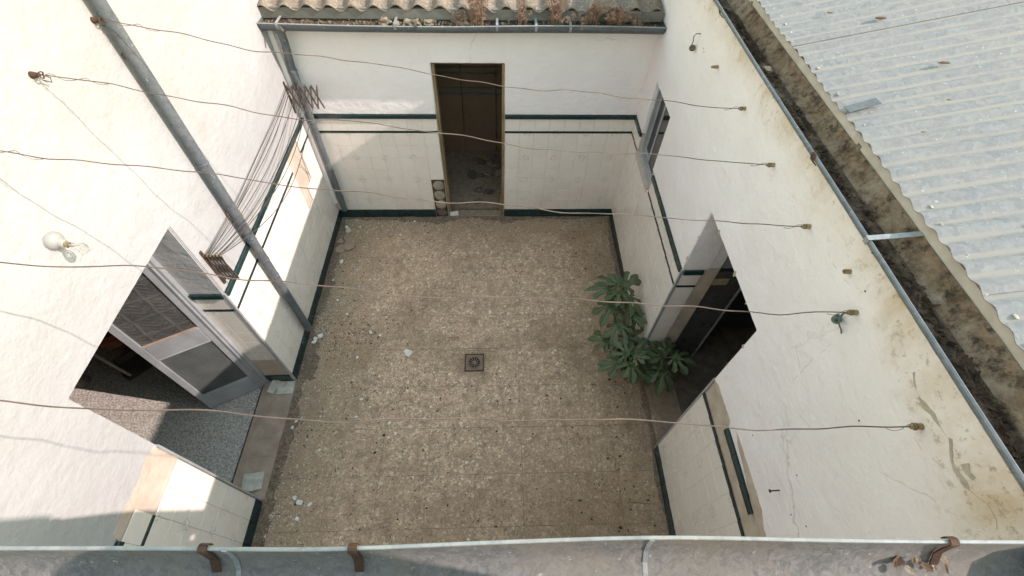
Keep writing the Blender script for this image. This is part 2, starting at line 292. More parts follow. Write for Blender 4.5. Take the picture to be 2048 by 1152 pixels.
def gutter_side():
    k = NT('brown_stained_gutter_side'); p = k.pos()
    c = k.mix(k.rng(k.noise(p, 26, 9, 0.72), 0.36, 0.64), (0.095, 0.062, 0.042), (0.25, 0.175, 0.12))
    c = k.mix(k.math('MULTIPLY', k.rng(k.noise(p, 6, 8, 0.7), 0.5, 0.66), 0.7), c, (0.30, 0.25, 0.20))
    c = k.mix(k.math('MULTIPLY', k.rng(k.noise(k.map(p, loc=(2, 5, 1)), 15, 9, 0.78), 0.52, 0.62), 0.85), c, (0.028, 0.022, 0.018))
    return k.done(c, 0.95, normal=k.bump(k.noise(p, 40, 6, 0.7), 0.9, 0.01), spec=0.2)
M['gutter_brown'] = gutter_side()
def fibre():
    k = NT('weathered_fibre_cement'); p = k.pos()
    c = k.mix(k.rng(k.noise(p, 6, 8, 0.7), 0.35, 0.65), (0.25, 0.195, 0.15), (0.155, 0.115, 0.085))
    c = k.mix(k.math('MULTIPLY', k.rng(k.noise(p, 40, 6, 0.75), 0.5, 0.62), 0.6), c, (0.40, 0.35, 0.29))
    c = k.mix(k.math('MULTIPLY', k.rng(k.noise(p, 17, 6, 0.75), 0.57, 0.68), 0.6), c, (0.13, 0.105, 0.075))
    return k.done(c, 0.95, normal=k.bump(k.noise(p, 60, 5, 0.7), 0.8, 0.01), spec=0.2)
M['fibre'] = fibre()

def leaf_mat():
    k = NT('fig_leaf'); p = k.obj(); r = k.rnd()
    c = k.mix(k.rng(k.noise(p, 12, 4), 0.3, 0.7), (0.046, 0.068, 0.026), (0.080, 0.104, 0.042))
    c = k.mix(k.math('MULTIPLY', r, 0.6), c, (0.095, 0.115, 0.055))
    m = k.done(c, 0.5, normal=k.bump(k.noise(p, 40, 3), 0.25, 0.004), spec=0.4)
    return m
M['fig'] = leaf_mat()

def glass(name, colr, rough, alpha_like=None):
    k = NT(name); k.done(colr, rough, spec=0.5); k.b.inputs['Transmission Weight'].default_value = 1.0; k.b.inputs['IOR'].default_value = 1.2
    return k.m
M['bulb'] = glass('clear_bulb_glass', (0.90, 0.89, 0.86), 0.03)
def dark_glass():
    k = NT('dark_window_glass'); return k.done((0.022, 0.022, 0.024), 0.06, spec=0.9)
M['winglass'] = dark_glass()
def emboss():
    k = NT('embossed_door_glass'); p = k.obj()
    q = k.map(p, scale=(1, 1, 1)); s = k.sep(q)
    zig = k.math('ABSOLUTE', k.math('SUBTRACT', k.math('FRACT', k.math('MULTIPLY', s[0], 7.0)), 0.5))
    w = k.math('SINE', k.math('MULTIPLY', k.math('ADD', s[2], k.math('MULTIPLY', zig, 0.12)), 150.0))
    hexa = k.rng(k.vor(q, 5.5, 'DISTANCE_TO_EDGE', rnd=0.15), 0.02, 0.09, 1.0, 0.0)
    f = k.math('MAXIMUM', k.math('MULTIPLY', k.rng(w, 0.2, 0.9), k.rng(k.noise(q, 60, 3), 0.35, 0.6)), hexa)
    c = k.mix(k.math('MULTIPLY', f, 0.30), (0.058, 0.057, 0.058), (0.13, 0.126, 0.122))
    c = k.mix(k.math('MULTIPLY', k.rng(k.noise(p, 5, 6, 0.7), 0.45, 0.7), 0.4), c, (0.20, 0.18, 0.155))
    return k.done(c, 0.32, normal=k.bump(f, 0.5, 0.006), spec=0.5)
M['emboss'] = emboss()
M['ribbed'] = simple('ribbed_grey_panel', (0.085, 0.092, 0.092), (0.125, 0.13, 0.128), 6, 0.35, metal=0.3, bump=0.1)

# ------------------------------------------------------------------ mesh helpers
ORG = {}
class MB:
    def __init__(s): s.v = []; s.f = []; s.mi = []; s.cur = 0; s.smooth = False
    def add(s, vs, fs):
        o = len(s.v); s.v += [tuple(p) for p in vs]; s.f += [tuple(i + o for i in f) for f in fs]; s.mi += [s.cur] * len(fs); return s
    def box(s, a, b, fr=None):
        x0, y0, z0 = a; x1, y1, z1 = b
        vs = [(x0, y0, z0), (x1, y0, z0), (x1, y1, z0), (x0, y1, z0), (x0, y0, z1), (x1, y0, z1), (x1, y1, z1), (x0, y1, z1)]
        if fr: vs = [fr(*p) for p in vs]
        return s.add(vs, [(0, 3, 2, 1), (4, 5, 6, 7), (0, 1, 5, 4), (1, 2, 6, 5), (2, 3, 7, 6), (3, 0, 4, 7)])
    def bbox(s, a, b, bev=0.004):                        # bevelled box
        bm = bmesh.new(); bmesh.ops.create_cube(bm, size=1.0)
        c = [(a[i] + b[i]) / 2 for i in range(3)]; d = [abs(b[i] - a[i]) for i in range(3)]
        for v in bm.verts: v.co = Vector((c[0] + v.co.x * d[0], c[1] + v.co.y * d[1], c[2] + v.co.z * d[2]))
        bmesh.ops.bevel(bm, geom=bm.edges[:], offset=min(bev, min(d) * 0.4), segments=1, affect='EDGES')
        bm.verts.index_update(); s.add([v.co for v in bm.verts], [[v.index for v in f.verts] for f in bm.faces]); bm.free(); return s
    def quad(s, a, b, c, d): return s.add([a, b, c, d], [(0, 1, 2, 3)])
    def tube(s, pts, r, seg=6, cap=True):
        pts = [Vector(p) for p in pts]; n = len(pts); rs = r if isinstance(r, (list, tuple)) else [r] * n
        up = None; vs = []; fs = []
        for i, p in enumerate(pts):
            t = (pts[min(i + 1, n - 1)] - pts[max(i - 1, 0)])
            if t.length < 1e-9: t = Vector((0, 0, 1))
            t.normalize()
            if up is None: up = t.orthogonal().normalized()
            up = (up - t * up.dot(t))
            if up.length < 1e-6: up = t.orthogonal()
            up.normalize(); w = t.cross(up)
            for k in range(seg):
                a = 2 * PI * k / seg; vs.append(p + (up * math.cos(a) + w * math.sin(a)) * rs[i])
        for i in range(n - 1):
            for k in range(seg):
                k2 = (k + 1) % seg; fs.append((i * seg + k, i * seg + k2, (i + 1) * seg + k2, (i + 1) * seg + k))
        if cap: fs.append(tuple(range(seg))[::-1]); fs.append(tuple(range((n - 1) * seg, n * seg)))
        return s.add(vs, fs)
    def lathe(s, o, axis, prof, seg=16):                 # prof: (distance along axis, radius)
        o = Vector(o); ax = Vector(axis).normalized(); u = ax.orthogonal().normalized(); w = ax.cross(u); vs = []; fs = []
        for t, r in prof:
            for k in range(seg):
                a = 2 * PI * k / seg; vs.append(o + ax * t + (u * math.cos(a) + w * math.sin(a)) * max(r, 1e-4))
        for i in range(len(prof) - 1):
            for k in range(seg):
                k2 = (k + 1) % seg; fs.append((i * seg + k, i * seg + k2, (i + 1) * seg + k2, (i + 1) * seg + k))
        fs.append(tuple(range(seg))[::-1]); fs.append(tuple(range((len(prof) - 1) * seg, len(prof) * seg)))
        return s.add(vs, fs)
    def grid(s, fn, nu, nv):
        vs = [fn(i / nu, j / nv) for j in range(nv + 1) for i in range(nu + 1)]
        fs = [(j * (nu + 1) + i, j * (nu + 1) + i + 1, (j + 1) * (nu + 1) + i + 1, (j + 1) * (nu + 1) + i) for j in range(nv) for i in range(nu)]
        return s.add(vs, fs)
    def prism(s, poly, fr, d0, d1):                      # poly in (s, z) of a wall frame
        n = len(poly); vs = [fr(a, b, d0) for a, b in poly] + [fr(a, b, d1) for a, b in poly]
        fs = [tuple(range(n)), tuple(range(n, 2 * n))] + [(i, (i + 1) % n, n + (i + 1) % n, n + i) for i in range(n)]
        return s.add(vs, fs)
    def lump(s, c, rx, ry, rz, seed=0, amp=0.25, sub=2, flat=False):
        bm = bmesh.new(); bmesh.ops.create_icosphere(bm, subdivisions=sub, radius=1.0)
        for v in bm.verts:
            n = mnoise.noise(v.co * 1.7 + Vector((seed * 3.7, seed * 1.3, seed)))
            q = v.co * (1 + amp * n * 2)
            v.co = Vector((c[0] + q.x * rx, c[1] + q.y * ry, c[2] + (max(q.z, -0.2) if flat else q.z) * rz))
        bm.verts.index_update(); s.add([v.co for v in bm.verts], [[v.index for v in f.verts] for f in bm.faces]); bm.free(); return s
    def mesh(s, name, mats, origin=(0, 0, 0)):
        me = bpy.data.meshes.new(name); o = Vector(origin)
        me.from_pydata([tuple(Vector(p) - o) for p in s.v], [], s.f)
        for m in (mats if isinstance(mats, (list, tuple)) else [mats]): me.materials.append(M[m])
        if len(set(s.mi)) > 1: me.polygons.foreach_set('material_index', s.mi)
        bm = bmesh.new(); bm.from_mesh(me); bmesh.ops.recalc_face_normals(bm, faces=bm.faces[:]); bm.to_mesh(me); bm.free()
        if s.smooth:
            me.polygons.foreach_set('use_smooth', [True] * len(me.polygons))
            try: me.set_sharp_from_angle(angle=math.radians(40))
            except Exception: pass
        me.update(); return me
    def build(s, name, mats, parent=None, origin=None, **tags):
        if parent is not None: org = ORG[parent]
        elif origin is not None: org = Vector(origin)
        else:
            xs = [p[0] for p in s.v]; ys = [p[1] for p in s.v]; zs = [p[2] for p in s.v]
            org = Vector(((min(xs) + max(xs)) / 2, (min(ys) + max(ys)) / 2, min(zs)))
        o = bpy.data.objects.new(name, s.mesh(name, mats, org)); col.objects.link(o)
        if parent is not None: o.parent = parent
        else: o.location = org
        ORG[o] = org
        for k_, v_ in tags.items(): o[k_] = v_
        return o
def thing(name, loc, label, category, group=None):
    o = bpy.data.objects.new(name, None); o.empty_display_size = 0.1; col.objects.link(o); o.location = loc; ORG[o] = Vector(loc)
    o['label'] = label; o['category'] = category
    if group: o['group'] = group
    return o
def inst(name, me, loc, parent=None, rot=(0, 0, 0), scale=None, **tags):
    o = bpy.data.objects.new(name, me); col.objects.link(o); p = Vector(loc)
    if parent is not None: o.parent = parent; p = p - ORG[parent]
    o.location = p; o.rotation_euler = rot
    if scale: o.scale = scale
    ORG[o] = Vector(loc)
    for k_, v_ in tags.items(): o[k_] = v_
    return o
def slab(fr, s0, s1, z0, z1, d0, d1, holes=()):
    S = sorted({s0, s1, *[h[0] for h in holes if s0 < h[0] < s1], *[h[1] for h in holes if s0 < h[1] < s1]})
    Z = sorted({z0, z1, *[h[2] for h in holes if z0 < h[2] < z1], *[h[3] for h in holes if z0 < h[3] < z1]})
    mb = MB()
    def solid(i, j):
        if i < 0 or j < 0 or i >= len(S) - 1 or j >= len(Z) - 1: return False
        a, b = (S[i] + S[i + 1]) / 2, (Z[j] + Z[j + 1]) / 2
        return not any(h[0] < a < h[1] and h[2] < b < h[3] for h in holes)
    for i in range(len(S) - 1):
        for j in range(len(Z) - 1):
            if not solid(i, j): continue
            a, b, c, d = S[i], S[i + 1], Z[j], Z[j + 1]
            mb.quad(fr(a, c, d1), fr(b, c, d1), fr(b, d, d1), fr(a, d, d1)); mb.quad(fr(a, c, d0), fr(a, d, d0), fr(b, d, d0), fr(b, c, d0))
            for (di, dj, e) in ((-1, 0, ((a, c), (a, d))), (1, 0, ((b, d), (b, c))), (0, -1, ((b, c), (a, c))), (0, 1, ((a, d), (b, d)))):
                if not solid(i + di, j + dj):
                    (p, q), (r, t) = e; mb.quad(fr(p, q, d0), fr(r, t, d0), fr(r, t, d1), fr(p, q, d1))
    return mb
def soften(o, jit=0.0012, bev=0.006):
    rr3 = random.Random(17); bm = bmesh.new(); bm.from_mesh(o.data); bmesh.ops.remove_doubles(bm, verts=bm.verts[:], dist=1e-5); bmesh.ops.recalc_face_normals(bm, faces=bm.faces[:])
    sharp = [e for e in bm.edges if len(e.link_faces) == 2 and e.calc_face_angle(0) > 1.0]
    for e in list(sharp):
        n = int(e.calc_length() / 0.035)
        if n > 1: bmesh.ops.subdivide_edges(bm, edges=[e], cuts=n)
    sharp = [e for e in bm.edges if len(e.link_faces) == 2 and e.calc_face_angle(0) > 1.0]
    for v in {v for e in sharp for v in e.verts}:
        if sum(1 for e in v.link_edges if e.calc_face_angle(0) > 1.0) == 2: v.co += Vector((rr3.uniform(-jit, jit) * .4, rr3.uniform(-jit, jit), rr3.uniform(-jit, jit)))
    bmesh.ops.bevel(bm, geom=sharp, offset=bev, segments=2, affect='EDGES', clamp_overlap=True)
    bm.to_mesh(o.data); bm.free(); return o
TILES = {}
def tile_mesh(w, h, mat, t=0.008, bev=0.0016):
    key = (round(w, 3), round(h, 3), mat, t)
    if key not in TILES:
        mb = MB(); mb.bbox((-w / 2, -t, -h / 2), (w / 2, 0, h / 2), bev); TILES[key] = mb.mesh('glazed_tile', mat)
    return TILES[key]
GAP = 0.0013
def put_tile(parent, name, fr, rotz, s0, s1, z0, z1, mat, d=0.003, t=0.008, jit=0.0):
    w, h = s1 - s0 - GAP, z1 - z0 - GAP
    if w < 0.012 or h < 0.008: return
    me = tile_mesh(w, h, mat, t)
    inst(name, me, fr((s0 + s1) / 2, (z0 + z1) / 2, d), parent, (R_.gauss(0, jit), R_.gauss(0, jit * 0.4), rotz + R_.gauss(0, jit)))
ROWS = [ZS + TP * i for i in range(8)]                  # 0.136 .. 1.277
def wainscot(parent, fr, rotz, s0, s1, start, step, mat, skip=lambda s, z: False, skirt=True, cap=True):
    edges = [start]
    while (edges[-1] < s1 if step > 0 else edges[-1] > s0): edges.append(edges[-1] + step)
    for a, b in zip(edges, edges[1:]):
        a, b = min(a, b), max(a, b); a, b = max(a, s0), min(b, s1); m = (a + b) / 2
        if b - a < 0.012: continue
        if skirt and not skip(m, 0.07): put_tile(parent, 'skirting_tile', fr, rotz, a, b, 0.0, ZS, 'green', d=0.006, t=0.012, jit=0.002)
        for i in range(7):
            if not skip(m, ROWS[i] + TP / 2): put_tile(parent, 'wall_tile', fr, rotz, a, b, ROWS[i], ROWS[i + 1], mat, jit=0.0025)
        if not skip(m, ZT + 0.012): put_tile(parent, 'stripe_tile', fr, rotz, a, b, ZT, ZT + 0.026, 'dark_line', d=0.004, t=0.010)
        if not skip(m, 1.38): put_tile(parent, 'wall_tile', fr, rotz, a, b, ZT + 0.026, ZC, mat, jit=0.0025)
        if cap and not skip(m, 1.48): put_tile(parent, 'cap_tile', fr, rotz, a, b, ZC, ZP, 'green', d=0.010, t=0.020, jit=0.003)
RB, RLW, RRW = 0.0, PI / 2, -PI / 2
def ribbon(mb, fr, pts, w, d=0.0135, taper=True, jit=0.004):
    # a thin irregular crack lip lying on the plaster
    q = []
    for (a, b), (c, e) in zip(pts, pts[1:]):
        n = max(2, int(math.hypot(c - a, e - b) / 0.02))
        q += [(a + (c - a) * i / n + R_.uniform(-jit, jit), b + (e - b) * i / n + R_.uniform(-jit, jit)) for i in range(n)]
    q.append(pts[-1]); n = len(q)
    mb.tube([fr(s, z, d - 0.001) for s, z in q], [w * (0.35 + R_.random() * 0.9) * (1 - 0.6 * abs(2 * i / n - 1) if taper else 1) for i in range(n)], 4)

# ------------------------------------------------------------------ ground, floor
mb = MB(); mb.grid(lambda u, v: ((u - .5) * 600, (v - .5) * 600, -0.35), 4, 4); mb.build('ground', 'ground', kind='structure')
floor = thing('floor', (0, 2.2, 0), 'dirty beige terrazzo floor of the courtyard', 'floor'); del floor['label']; del floor['category']; floor['kind'] = 'structure'
MB().box((-2.36, -0.4, -0.30), (1.80, 4.52, -0.004)).build('floor_bed', 'dirt', floor)
FP = 0.4285
DRX, DRY = -0.245, 2.215
for i in range(-6, 5):
    for j in range(-2, 10):
        x0 = 0.213 + FP * i; y0 = 0.669 + FP * j; x1, y1 = x0 + FP, y0 + FP
        x0, x1, y0, y1 = max(x0, -2.06), min(x1, 1.55), max(y0, 0.0), min(y1, 4.40)
        if x1 - x0 < 0.03 or y1 - y0 < 0.03: continue
        w, h = x1 - x0 - 0.0022, y1 - y0 - 0.0022; key = ('floor', round(w, 3), round(h, 3))
        if key not in TILES:
            t = MB(); t.bbox((-w / 2, -h / 2, -0.02), (w / 2, h / 2, 0), 0.0008); TILES[key] = t.mesh('floor_tile', 'terrazzo')
        inst('floor_tile', TILES[key], ((x0 + x1) / 2, (y0 + y1) / 2, R_.uniform(-0.0012, 0.0012)), floor, (R_.gauss(0, .0008), R_.gauss(0, .0008), 0))

# ------------------------------------------------------------------ courtyard walls
CR = {'c1': [(0.962, 2.721), (0.951, 2.679), (0.945, 2.585), (0.944, 2.447), (0.931, 2.307), (0.92, 2.18), (0.917, 2.1)],
'c2': [(0.877, 2.173), (0.802, 2.199), (0.747, 2.227), (0.69, 2.254), (0.643, 2.269)],
'c3': [(1.421, 2.773), (1.281, 2.811), (1.182, 2.812), (1.06, 2.833), (1.006, 2.85)],
'c4': [(0.496, 2.447), (0.437, 2.524), (0.381, 2.591), (0.314, 2.685), (0.26, 2.73), (0.216, 2.775)],
'c5': [(0.495, 2.748), (0.442, 2.755), (0.41, 2.777), (0.379, 2.792)],
'c7': [(0.413, 2.018), (0.344, 2.051), (0.265, 2.052)], 'c8': [(0.446, 1.593), (0.369, 1.622), (0.317, 1.623)],
'peel': [(0.643, 2.875), (0.624, 2.857), (0.579, 2.856), (0.524, 2.86), (0.475, 2.867), (0.437, 2.873), (0.402, 2.858), (0.364, 2.83), (0.327, 2.828), (0.287, 2.845), (0.246, 2.877), (0.206, 2.873), (0.177, 2.856), (0.159, 2.813)]}
PR = {'p1': [(0.589, 2.854), (0.569, 2.867), (0.522, 2.876), (0.487, 2.871), (0.486, 2.862), (0.526, 2.857), (0.557, 2.844)],
'p2': [(0.443, 2.876), (0.436, 2.886), (0.408, 2.864), (0.369, 2.84), (0.344, 2.85), (0.313, 2.855), (0.294, 2.847), (0.311, 2.835), (0.354, 2.828), (0.385, 2.839)],
'p3': [(0.363, 2.864), (0.362, 2.892), (0.336, 2.881), (0.32, 2.887), (0.313, 2.874), (0.334, 2.861)],
'p4': [(0.669, 2.88), (0.668, 2.894), (0.644, 2.874), (0.621, 2.864), (0.635, 2.86)],
's1': [(1.285, 1.50), (1.235, 1.537), (1.112, 1.54), (0.994, 1.548), (0.966, 1.52), (0.975, 1.50)],
's2': [(0.912, 1.586), (0.796, 1.593), (0.625, 1.601), (0.47, 1.598), (0.378, 1.561), (0.306, 1.56), (0.302, 1.50), (0.48, 1.50), (0.62, 1.52), (0.724, 1.541), (0.83, 1.55)]}
CL = {'c1': [(0.873, 2.393), (0.842, 2.29), (0.851, 2.239), (0.917, 2.197)], 'c2': [(0.847, 2.236), (0.791, 2.21), (0.708, 2.219), (0.659, 2.237)],
'c3': [(0.593, 2.324), (0.59, 2.262), (0.574, 2.187), (0.574, 2.121), (0.604, 2.087)], 'c4': [(2.194, 3.099), (2.214, 3.031), (2.221, 2.966), (2.228, 2.943)],
'c5': [(2.185, 2.904), (2.177, 2.842), (2.202, 2.783)], 'c6': [(2.352, 2.767), (2.347, 2.706), (2.373, 2.656)], 'c8': [(1.178, 2.493), (1.077, 2.529), (0.985, 2.563)]}
PLs = {'s1': [(0.905, 1.535), (0.905, 1.50), (0.42, 1.50), (0.43, 1.524), (0.443, 1.549), (0.545, 1.553), (0.65, 1.538), (0.741, 1.543), (0.806, 1.559)]}
def rough_poly(pts, jit=0.004):
    q = []
    for (a, b), (c, e) in zip(pts, pts[1:] + pts[:1]):
        n = max(1, int(math.hypot(c - a, e - b) / 0.018))
        q += [(a + (c - a) * i / n + R_.uniform(-jit, jit), b + (e - b) * i / n + R_.uniform(-jit, jit)) for i in range(n)]
    return q

DL = (0.92, 2.045, -0.02, 2.205)                         # left doorway (s0, s1, z0, z1)
DB = (-0.627, 0.095, -0.02, 2.055)
DR = (1.297, 2.240, -0.02, 2.128)
WR = (3.462, 4.030, 1.300, 2.060)
# left wall
wl = thing('courtyard_wall', FL(2.0, 0), 'tall sunlit whitewashed wall on the left with cream tile wainscot', 'wall')
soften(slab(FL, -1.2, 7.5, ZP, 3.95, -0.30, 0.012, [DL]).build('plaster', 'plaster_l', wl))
slab(FL, -1.2, 7.5, -0.3, ZP, -0.30, 0.0, [DL]).build('masonry', 'mortar_pink', wl)
slab(FL, -1.2, 7.5, 3.95, 4.02, -0.36, 0.06).build('coping', 'cap_r', wl)
def skip_l(s, z):
    if 3.72 < s < 4.02 and 0.76 < z < 1.44: return not (s > 3.9 and z < 0.95)
    return False
wainscot(wl, FL, RLW, 2.05, YB - 0.002, 2.05, TP, 'tile_y', skip_l)
def skip_ln(s, z): return (z > 1.44 and s > 0.42) or (z > 1.27 and s > 0.585)
wainscot(wl, FL, RLW, -0.0, 0.915, 0.905, -TP, 'tile_y', skip_ln)
for k_, pts in CL.items(): c_ = MB(); ribbon(c_, FL, pts, 0.0014, 0.0125); c_.build('crack', 'crack', wl)
MB().prism(rough_poly(PLs['s1']), FL, 0.006, 0.0138).build('bare_patch', 'mortar_pink', wl)
# cracked mortar of the missing tiles
c_ = MB(); ribbon(c_, FL, [(4.012, 1.436), (4.007, 1.318), (3.98, 1.149), (3.964, 1.028), (3.912, 0.827), (3.87, 0.77)], 0.006, 0.006)
ribbon(c_, FL, [(3.98, 1.2), (3.9, 1.18), (3.86, 1.22)], 0.003, 0.002); ribbon(c_, FL, [(3.96, 1.0), (3.88, 1.02), (3.83, 0.98)], 0.003, 0.002); c_.build('crack', 'bare', wl)
# far reveal of the left doorway, tiled
def REV_L(s, z, d=0.0): return (s, 2.045 - d, z)
XLo, XLi = FL(2.045, 0)[0], FL(2.045, 0)[0] - 0.245
MB().box((XLi, 2.037, ZP), (XLo, 2.0455, 2.204)).build('reveal_plaster', 'plaster_l', wl)
for i in range(7):
    if i == 1: continue
    if i == 0: continue
    for a, b in ((XLo - TP, XLo - 0.004), (XLi, XLo - TP)):
        put_tile(wl, 'reveal_tile', REV_L, RB, a, b, ROWS[i], ROWS[i + 1], 'tile_x', jit=0.002)
for a, b in ((XLo - TP, XLo - 0.004), (XLi, XLo - TP)):
    put_tile(wl, 'reveal_tile', REV_L, RB, a, b, ZT + 0.026, ZC, 'tile_x', jit=0.002)
    put_tile(wl, 'stripe_tile', REV_L, RB, a, b, ZT, ZT + 0.026, 'dark_line', d=0.004, t=0.010)
    put_tile(wl, 'cap_tile', REV_L, RB, a, b, ZC, ZP, 'green', d=0.010, t=0.02)
    put_tile(wl, 'skirting_tile', REV_L, RB, a, b, 0.03, ZS, 'green', d=0.006, t=0.012)
MB().box((XLo - 0.004, 2.030, 0.03), (XLo + 0.016, 2.0490, ZP - 0.002)).build('corner_trim', 'alu', wl)
MB().box((XLo - 0.03, 0.910, 0.02), (XLo + 0.015, 0.9235, ZP + 0.01)).build('corner_trim', 'alu', wl)

# back wall
wbk = thing('courtyard_wall', FB(-0.3, 0), 'white wall at the back with a dark open doorway and gutter above', 'wall')
soften(slab(FB, XL, XR, ZP, 2.47, -0.13, 0.012, [DB]).build('plaster', 'plaster_b', wbk))
slab(FB, XL, XR, -0.3, ZP, -0.13, 0.0, [DB]).build('masonry', 'mortar', wbk)
NICHE = (-0.79, -0.637, 0.0, 0.625)
def skip_b(s, z): return s > NICHE[0] and z < NICHE[3]
wainscot(wbk, FB, RB, XL + 0.012, -0.629, -0.629, -TP, 'tile_x', skip_b)
wainscot(wbk, FB, RB, 0.10, XR - 0.012, 0.10, TP, 'tile_x')
MB().prism([(NICHE[0] + .002, 0.0), (NICHE[1], 0.0), (NICHE[1], .622), (NICHE[0] + .002, .622)], FB, -0.01, 0.0015).build('niche_shade_panel', 'soil', wbk)  # dark flush panel, its colour stands in for the shaded recess between stones
for i, zc in enumerate((0.53, 0.37, 0.215, 0.075)):
    MB().lump((-0.712, YB - 0.002, zc), 0.070, 0.022, 0.074 if i < 3 else 0.06, i + 3, 0.10, 2).build('stone', 'stone' if i < 3 else 'rock_dark', wbk)
MB().box((XL + 0.009, YB - 0.075, 0.30), (XL + 0.055, YB - 0.0125, 2.44)).build('corner_conduit', 'plaster_b', wbk)
c_ = MB(); ribbon(c_, FB, [(-0.703, 2.35), (-0.7, 2.217), (-0.722, 2.124)], 0.002, 0.0125); c_.build('crack', 'crack', wbk)

# right wall
wr = thing('courtyard_wall', FR(2.0, 0), 'shaded white wall on the right with stained top and cracks', 'wall')
soften(slab(FR, -1.2, 7.5, ZP, 3.0, -0.30, 0.012, [DR, WR]).build('plaster', 'plaster_r', wr))
slab(FR, -1.2, 7.5, -0.3, ZP, -0.30, 0.0, [DR, WR]).build('masonry', 'mortar', wr)
def skip_r(s, z): return 3.41 < s < 4.09 and z > 1.21
# tiles next to the window are cut round it
wainscot(wr, FR, RRW, 2.245, YB - 0.002, 2.245, TP, 'tile_y', skip_r)
for a, b in ((3.386, 3.412), (4.038, 4.20)): pass
def skip_rn(s, z): return z > 1.30 and not (z > 1.46 and 0.49 < s < 0.985)
wainscot(wr, FR, RRW, -0.0, 1.285, 1.285, -TP, 'tile_y', skip_rn)
for k_, pts in CR.items(): c_ = MB(); ribbon(c_, FR, pts, 0.0013 if k_ != 'peel' else 0.0016, 0.0125, taper=k_ != 'peel'); c_.build('crack', 'crack' if k_ != 'peel' else 'bare', wr)
for k_, pts in PR.items(): MB().prism(rough_poly(pts, 0.003), FR, 0.004, 0.0136).build('bare_patch', 'bare' if k_[0] == 'p' else 'mortar', wr)
XRo = FR(2.24, 0)[0]
def REV_R(s, z, d=0.0): return (s, 2.240 - d, z)
MB().box((XRo - 0.011, 2.232, ZP), (XRo + 0.20, 2.2405, 2.127)).build('reveal_plaster', 'plaster_r', wr)
for i in range(8):
    a_, b_ = XRo + 0.004, XRo + 0.165
    z0_, z1_ = (ROWS[i], ROWS[i + 1]) if i < 7 else (ZT + 0.026, ZC)
    put_tile(wr, 'reveal_tile', REV_R, RB, a_, b_, z0_, z1_, 'tile_x', jit=0.002)
put_tile(wr, 'stripe_tile', REV_R, RB, XRo + 0.004, XRo + 0.165, ZT, ZT + 0.026, 'dark_line', d=0.004, t=0.010)
put_tile(wr, 'cap_tile', REV_R, RB, XRo + 0.004, XRo + 0.165, ZC, ZP, 'green', d=0.010, t=0.02)
MB().box((XRo - 0.016, 2.226, 0.01), (XRo + 0.004, 2.2445, ZP - 0.002)).build('corner_trim', 'alu', wr)
XRn = FR(1.297, 0)[0]
MB().box((XRn - 0.015, 1.286, 0.01), (XRn + 0.03, 1.3000, ZP + 0.005)).build('corner_trim', 'alu', wr)
# holes, stubs and nails in the plaster of the right wall
for (s, z) in ((0.62, 2.55), (0.545, 2.02), (0.335, 1.95), (0.83, 1.75), (1.02, 2.88), (3.28, 2.73), (3.25, 2.72), (0.40, 1.86)):
    c_ = MB(); c_.lathe(FR(s, z, 0.011), (-1, 0, 0), [(0, 0.0045), (0.002, 0.004), (0.0025, 0.002)], 7); c_.build('plaster_hole', 'void', wr)  # flat dark disc, shade of a hole put into its colour

for (s, z) in ((1.292, 1.72), (1.291, 1.95), (2.244, 1.88), (2.245, 1.63), (1.70, 2.131), (1.48, 2.132), (2.05, 2.131), (3.458, 1.62), (3.459, 1.9)):
    a_ = R_.uniform(.012, .03); MB().prism([(s + a_ * .5 * math.cos(t) * R_.uniform(.5, 1.1), z + a_ * math.sin(t) * R_.uniform(.5, 1.1)) for t in (0, .9, 1.8, 2.7, 3.6, 4.5, 5.4)], FR, 0.004, 0.0126).build('edge_chip', 'bare', wr)

# near wall under the camera
wn_ = thing('courtyard_wall', FN(0, 0), 'near white wall hidden below the closest gutter', 'wall')
slab(FN, XL, XR - 0.08, -0.3, 2.98, -0.25, 0.0).build('plaster', 'plaster_b', wn_)

# ------------------------------------------------------------------ rooms behind the doorways (setting)
def room(x0, x1, y0, y1, z1, open_side, wall, fl, zf=-0.004):
    r = thing('room', ((x0 + x1) / 2, (y0 + y1) / 2, 0), '', ''); del r['label']; del r['category']; r['kind'] = 'structure'
    MB().box((x0, y0, -0.25), (x1, y1, zf)).build('room_floor', fl, r)
    MB().box((x0 - .1, y0 - .1, z1), (x1 + .1, y1 + .1, z1 + .1)).build('room_ceiling', wall, r)
    if open_side != 'x0': MB().box((x0 - .1, y0 - .1, -0.2), (x0, y1 + .1, z1)).build('room_wall', wall, r)
    if open_side != 'x1': MB().box((x1, y0 - .1, -0.2), (x1 + .1, y1 + .1, z1)).build('room_wall', wall, r)
    if open_side != 'y0': MB().box((x0, y0 - .1, -0.2), (x1, y0, z1)).build('room_wall', wall, r)
    if open_side != 'y1': MB().box((x0, y1, -0.2), (x1, y1 + .1, z1)).build('room_wall', wall, r)
    return r
rl = room(-5.6, XL - 0.302, -0.9, 3.6, 2.75, 'x1', 'room_wall', 'room_floor')
rb = room(-1.5, 1.45, YB + 0.133, 5.86, 2.40, 'y0', 'back_room', 'dirt')
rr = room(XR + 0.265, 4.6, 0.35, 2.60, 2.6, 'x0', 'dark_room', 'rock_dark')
# sill of the left doorway
MB().bbox((XL - 0.303, 0.924, -0.05), (XL + 0.012, 2.043, 0.024), 0.004).build('door_sill', 'sill', rl)
MB().box((1.535, 1.30, -0.05), (1.80, 2.238, 0.0015)).build('door_sill', 'dirt', rr)
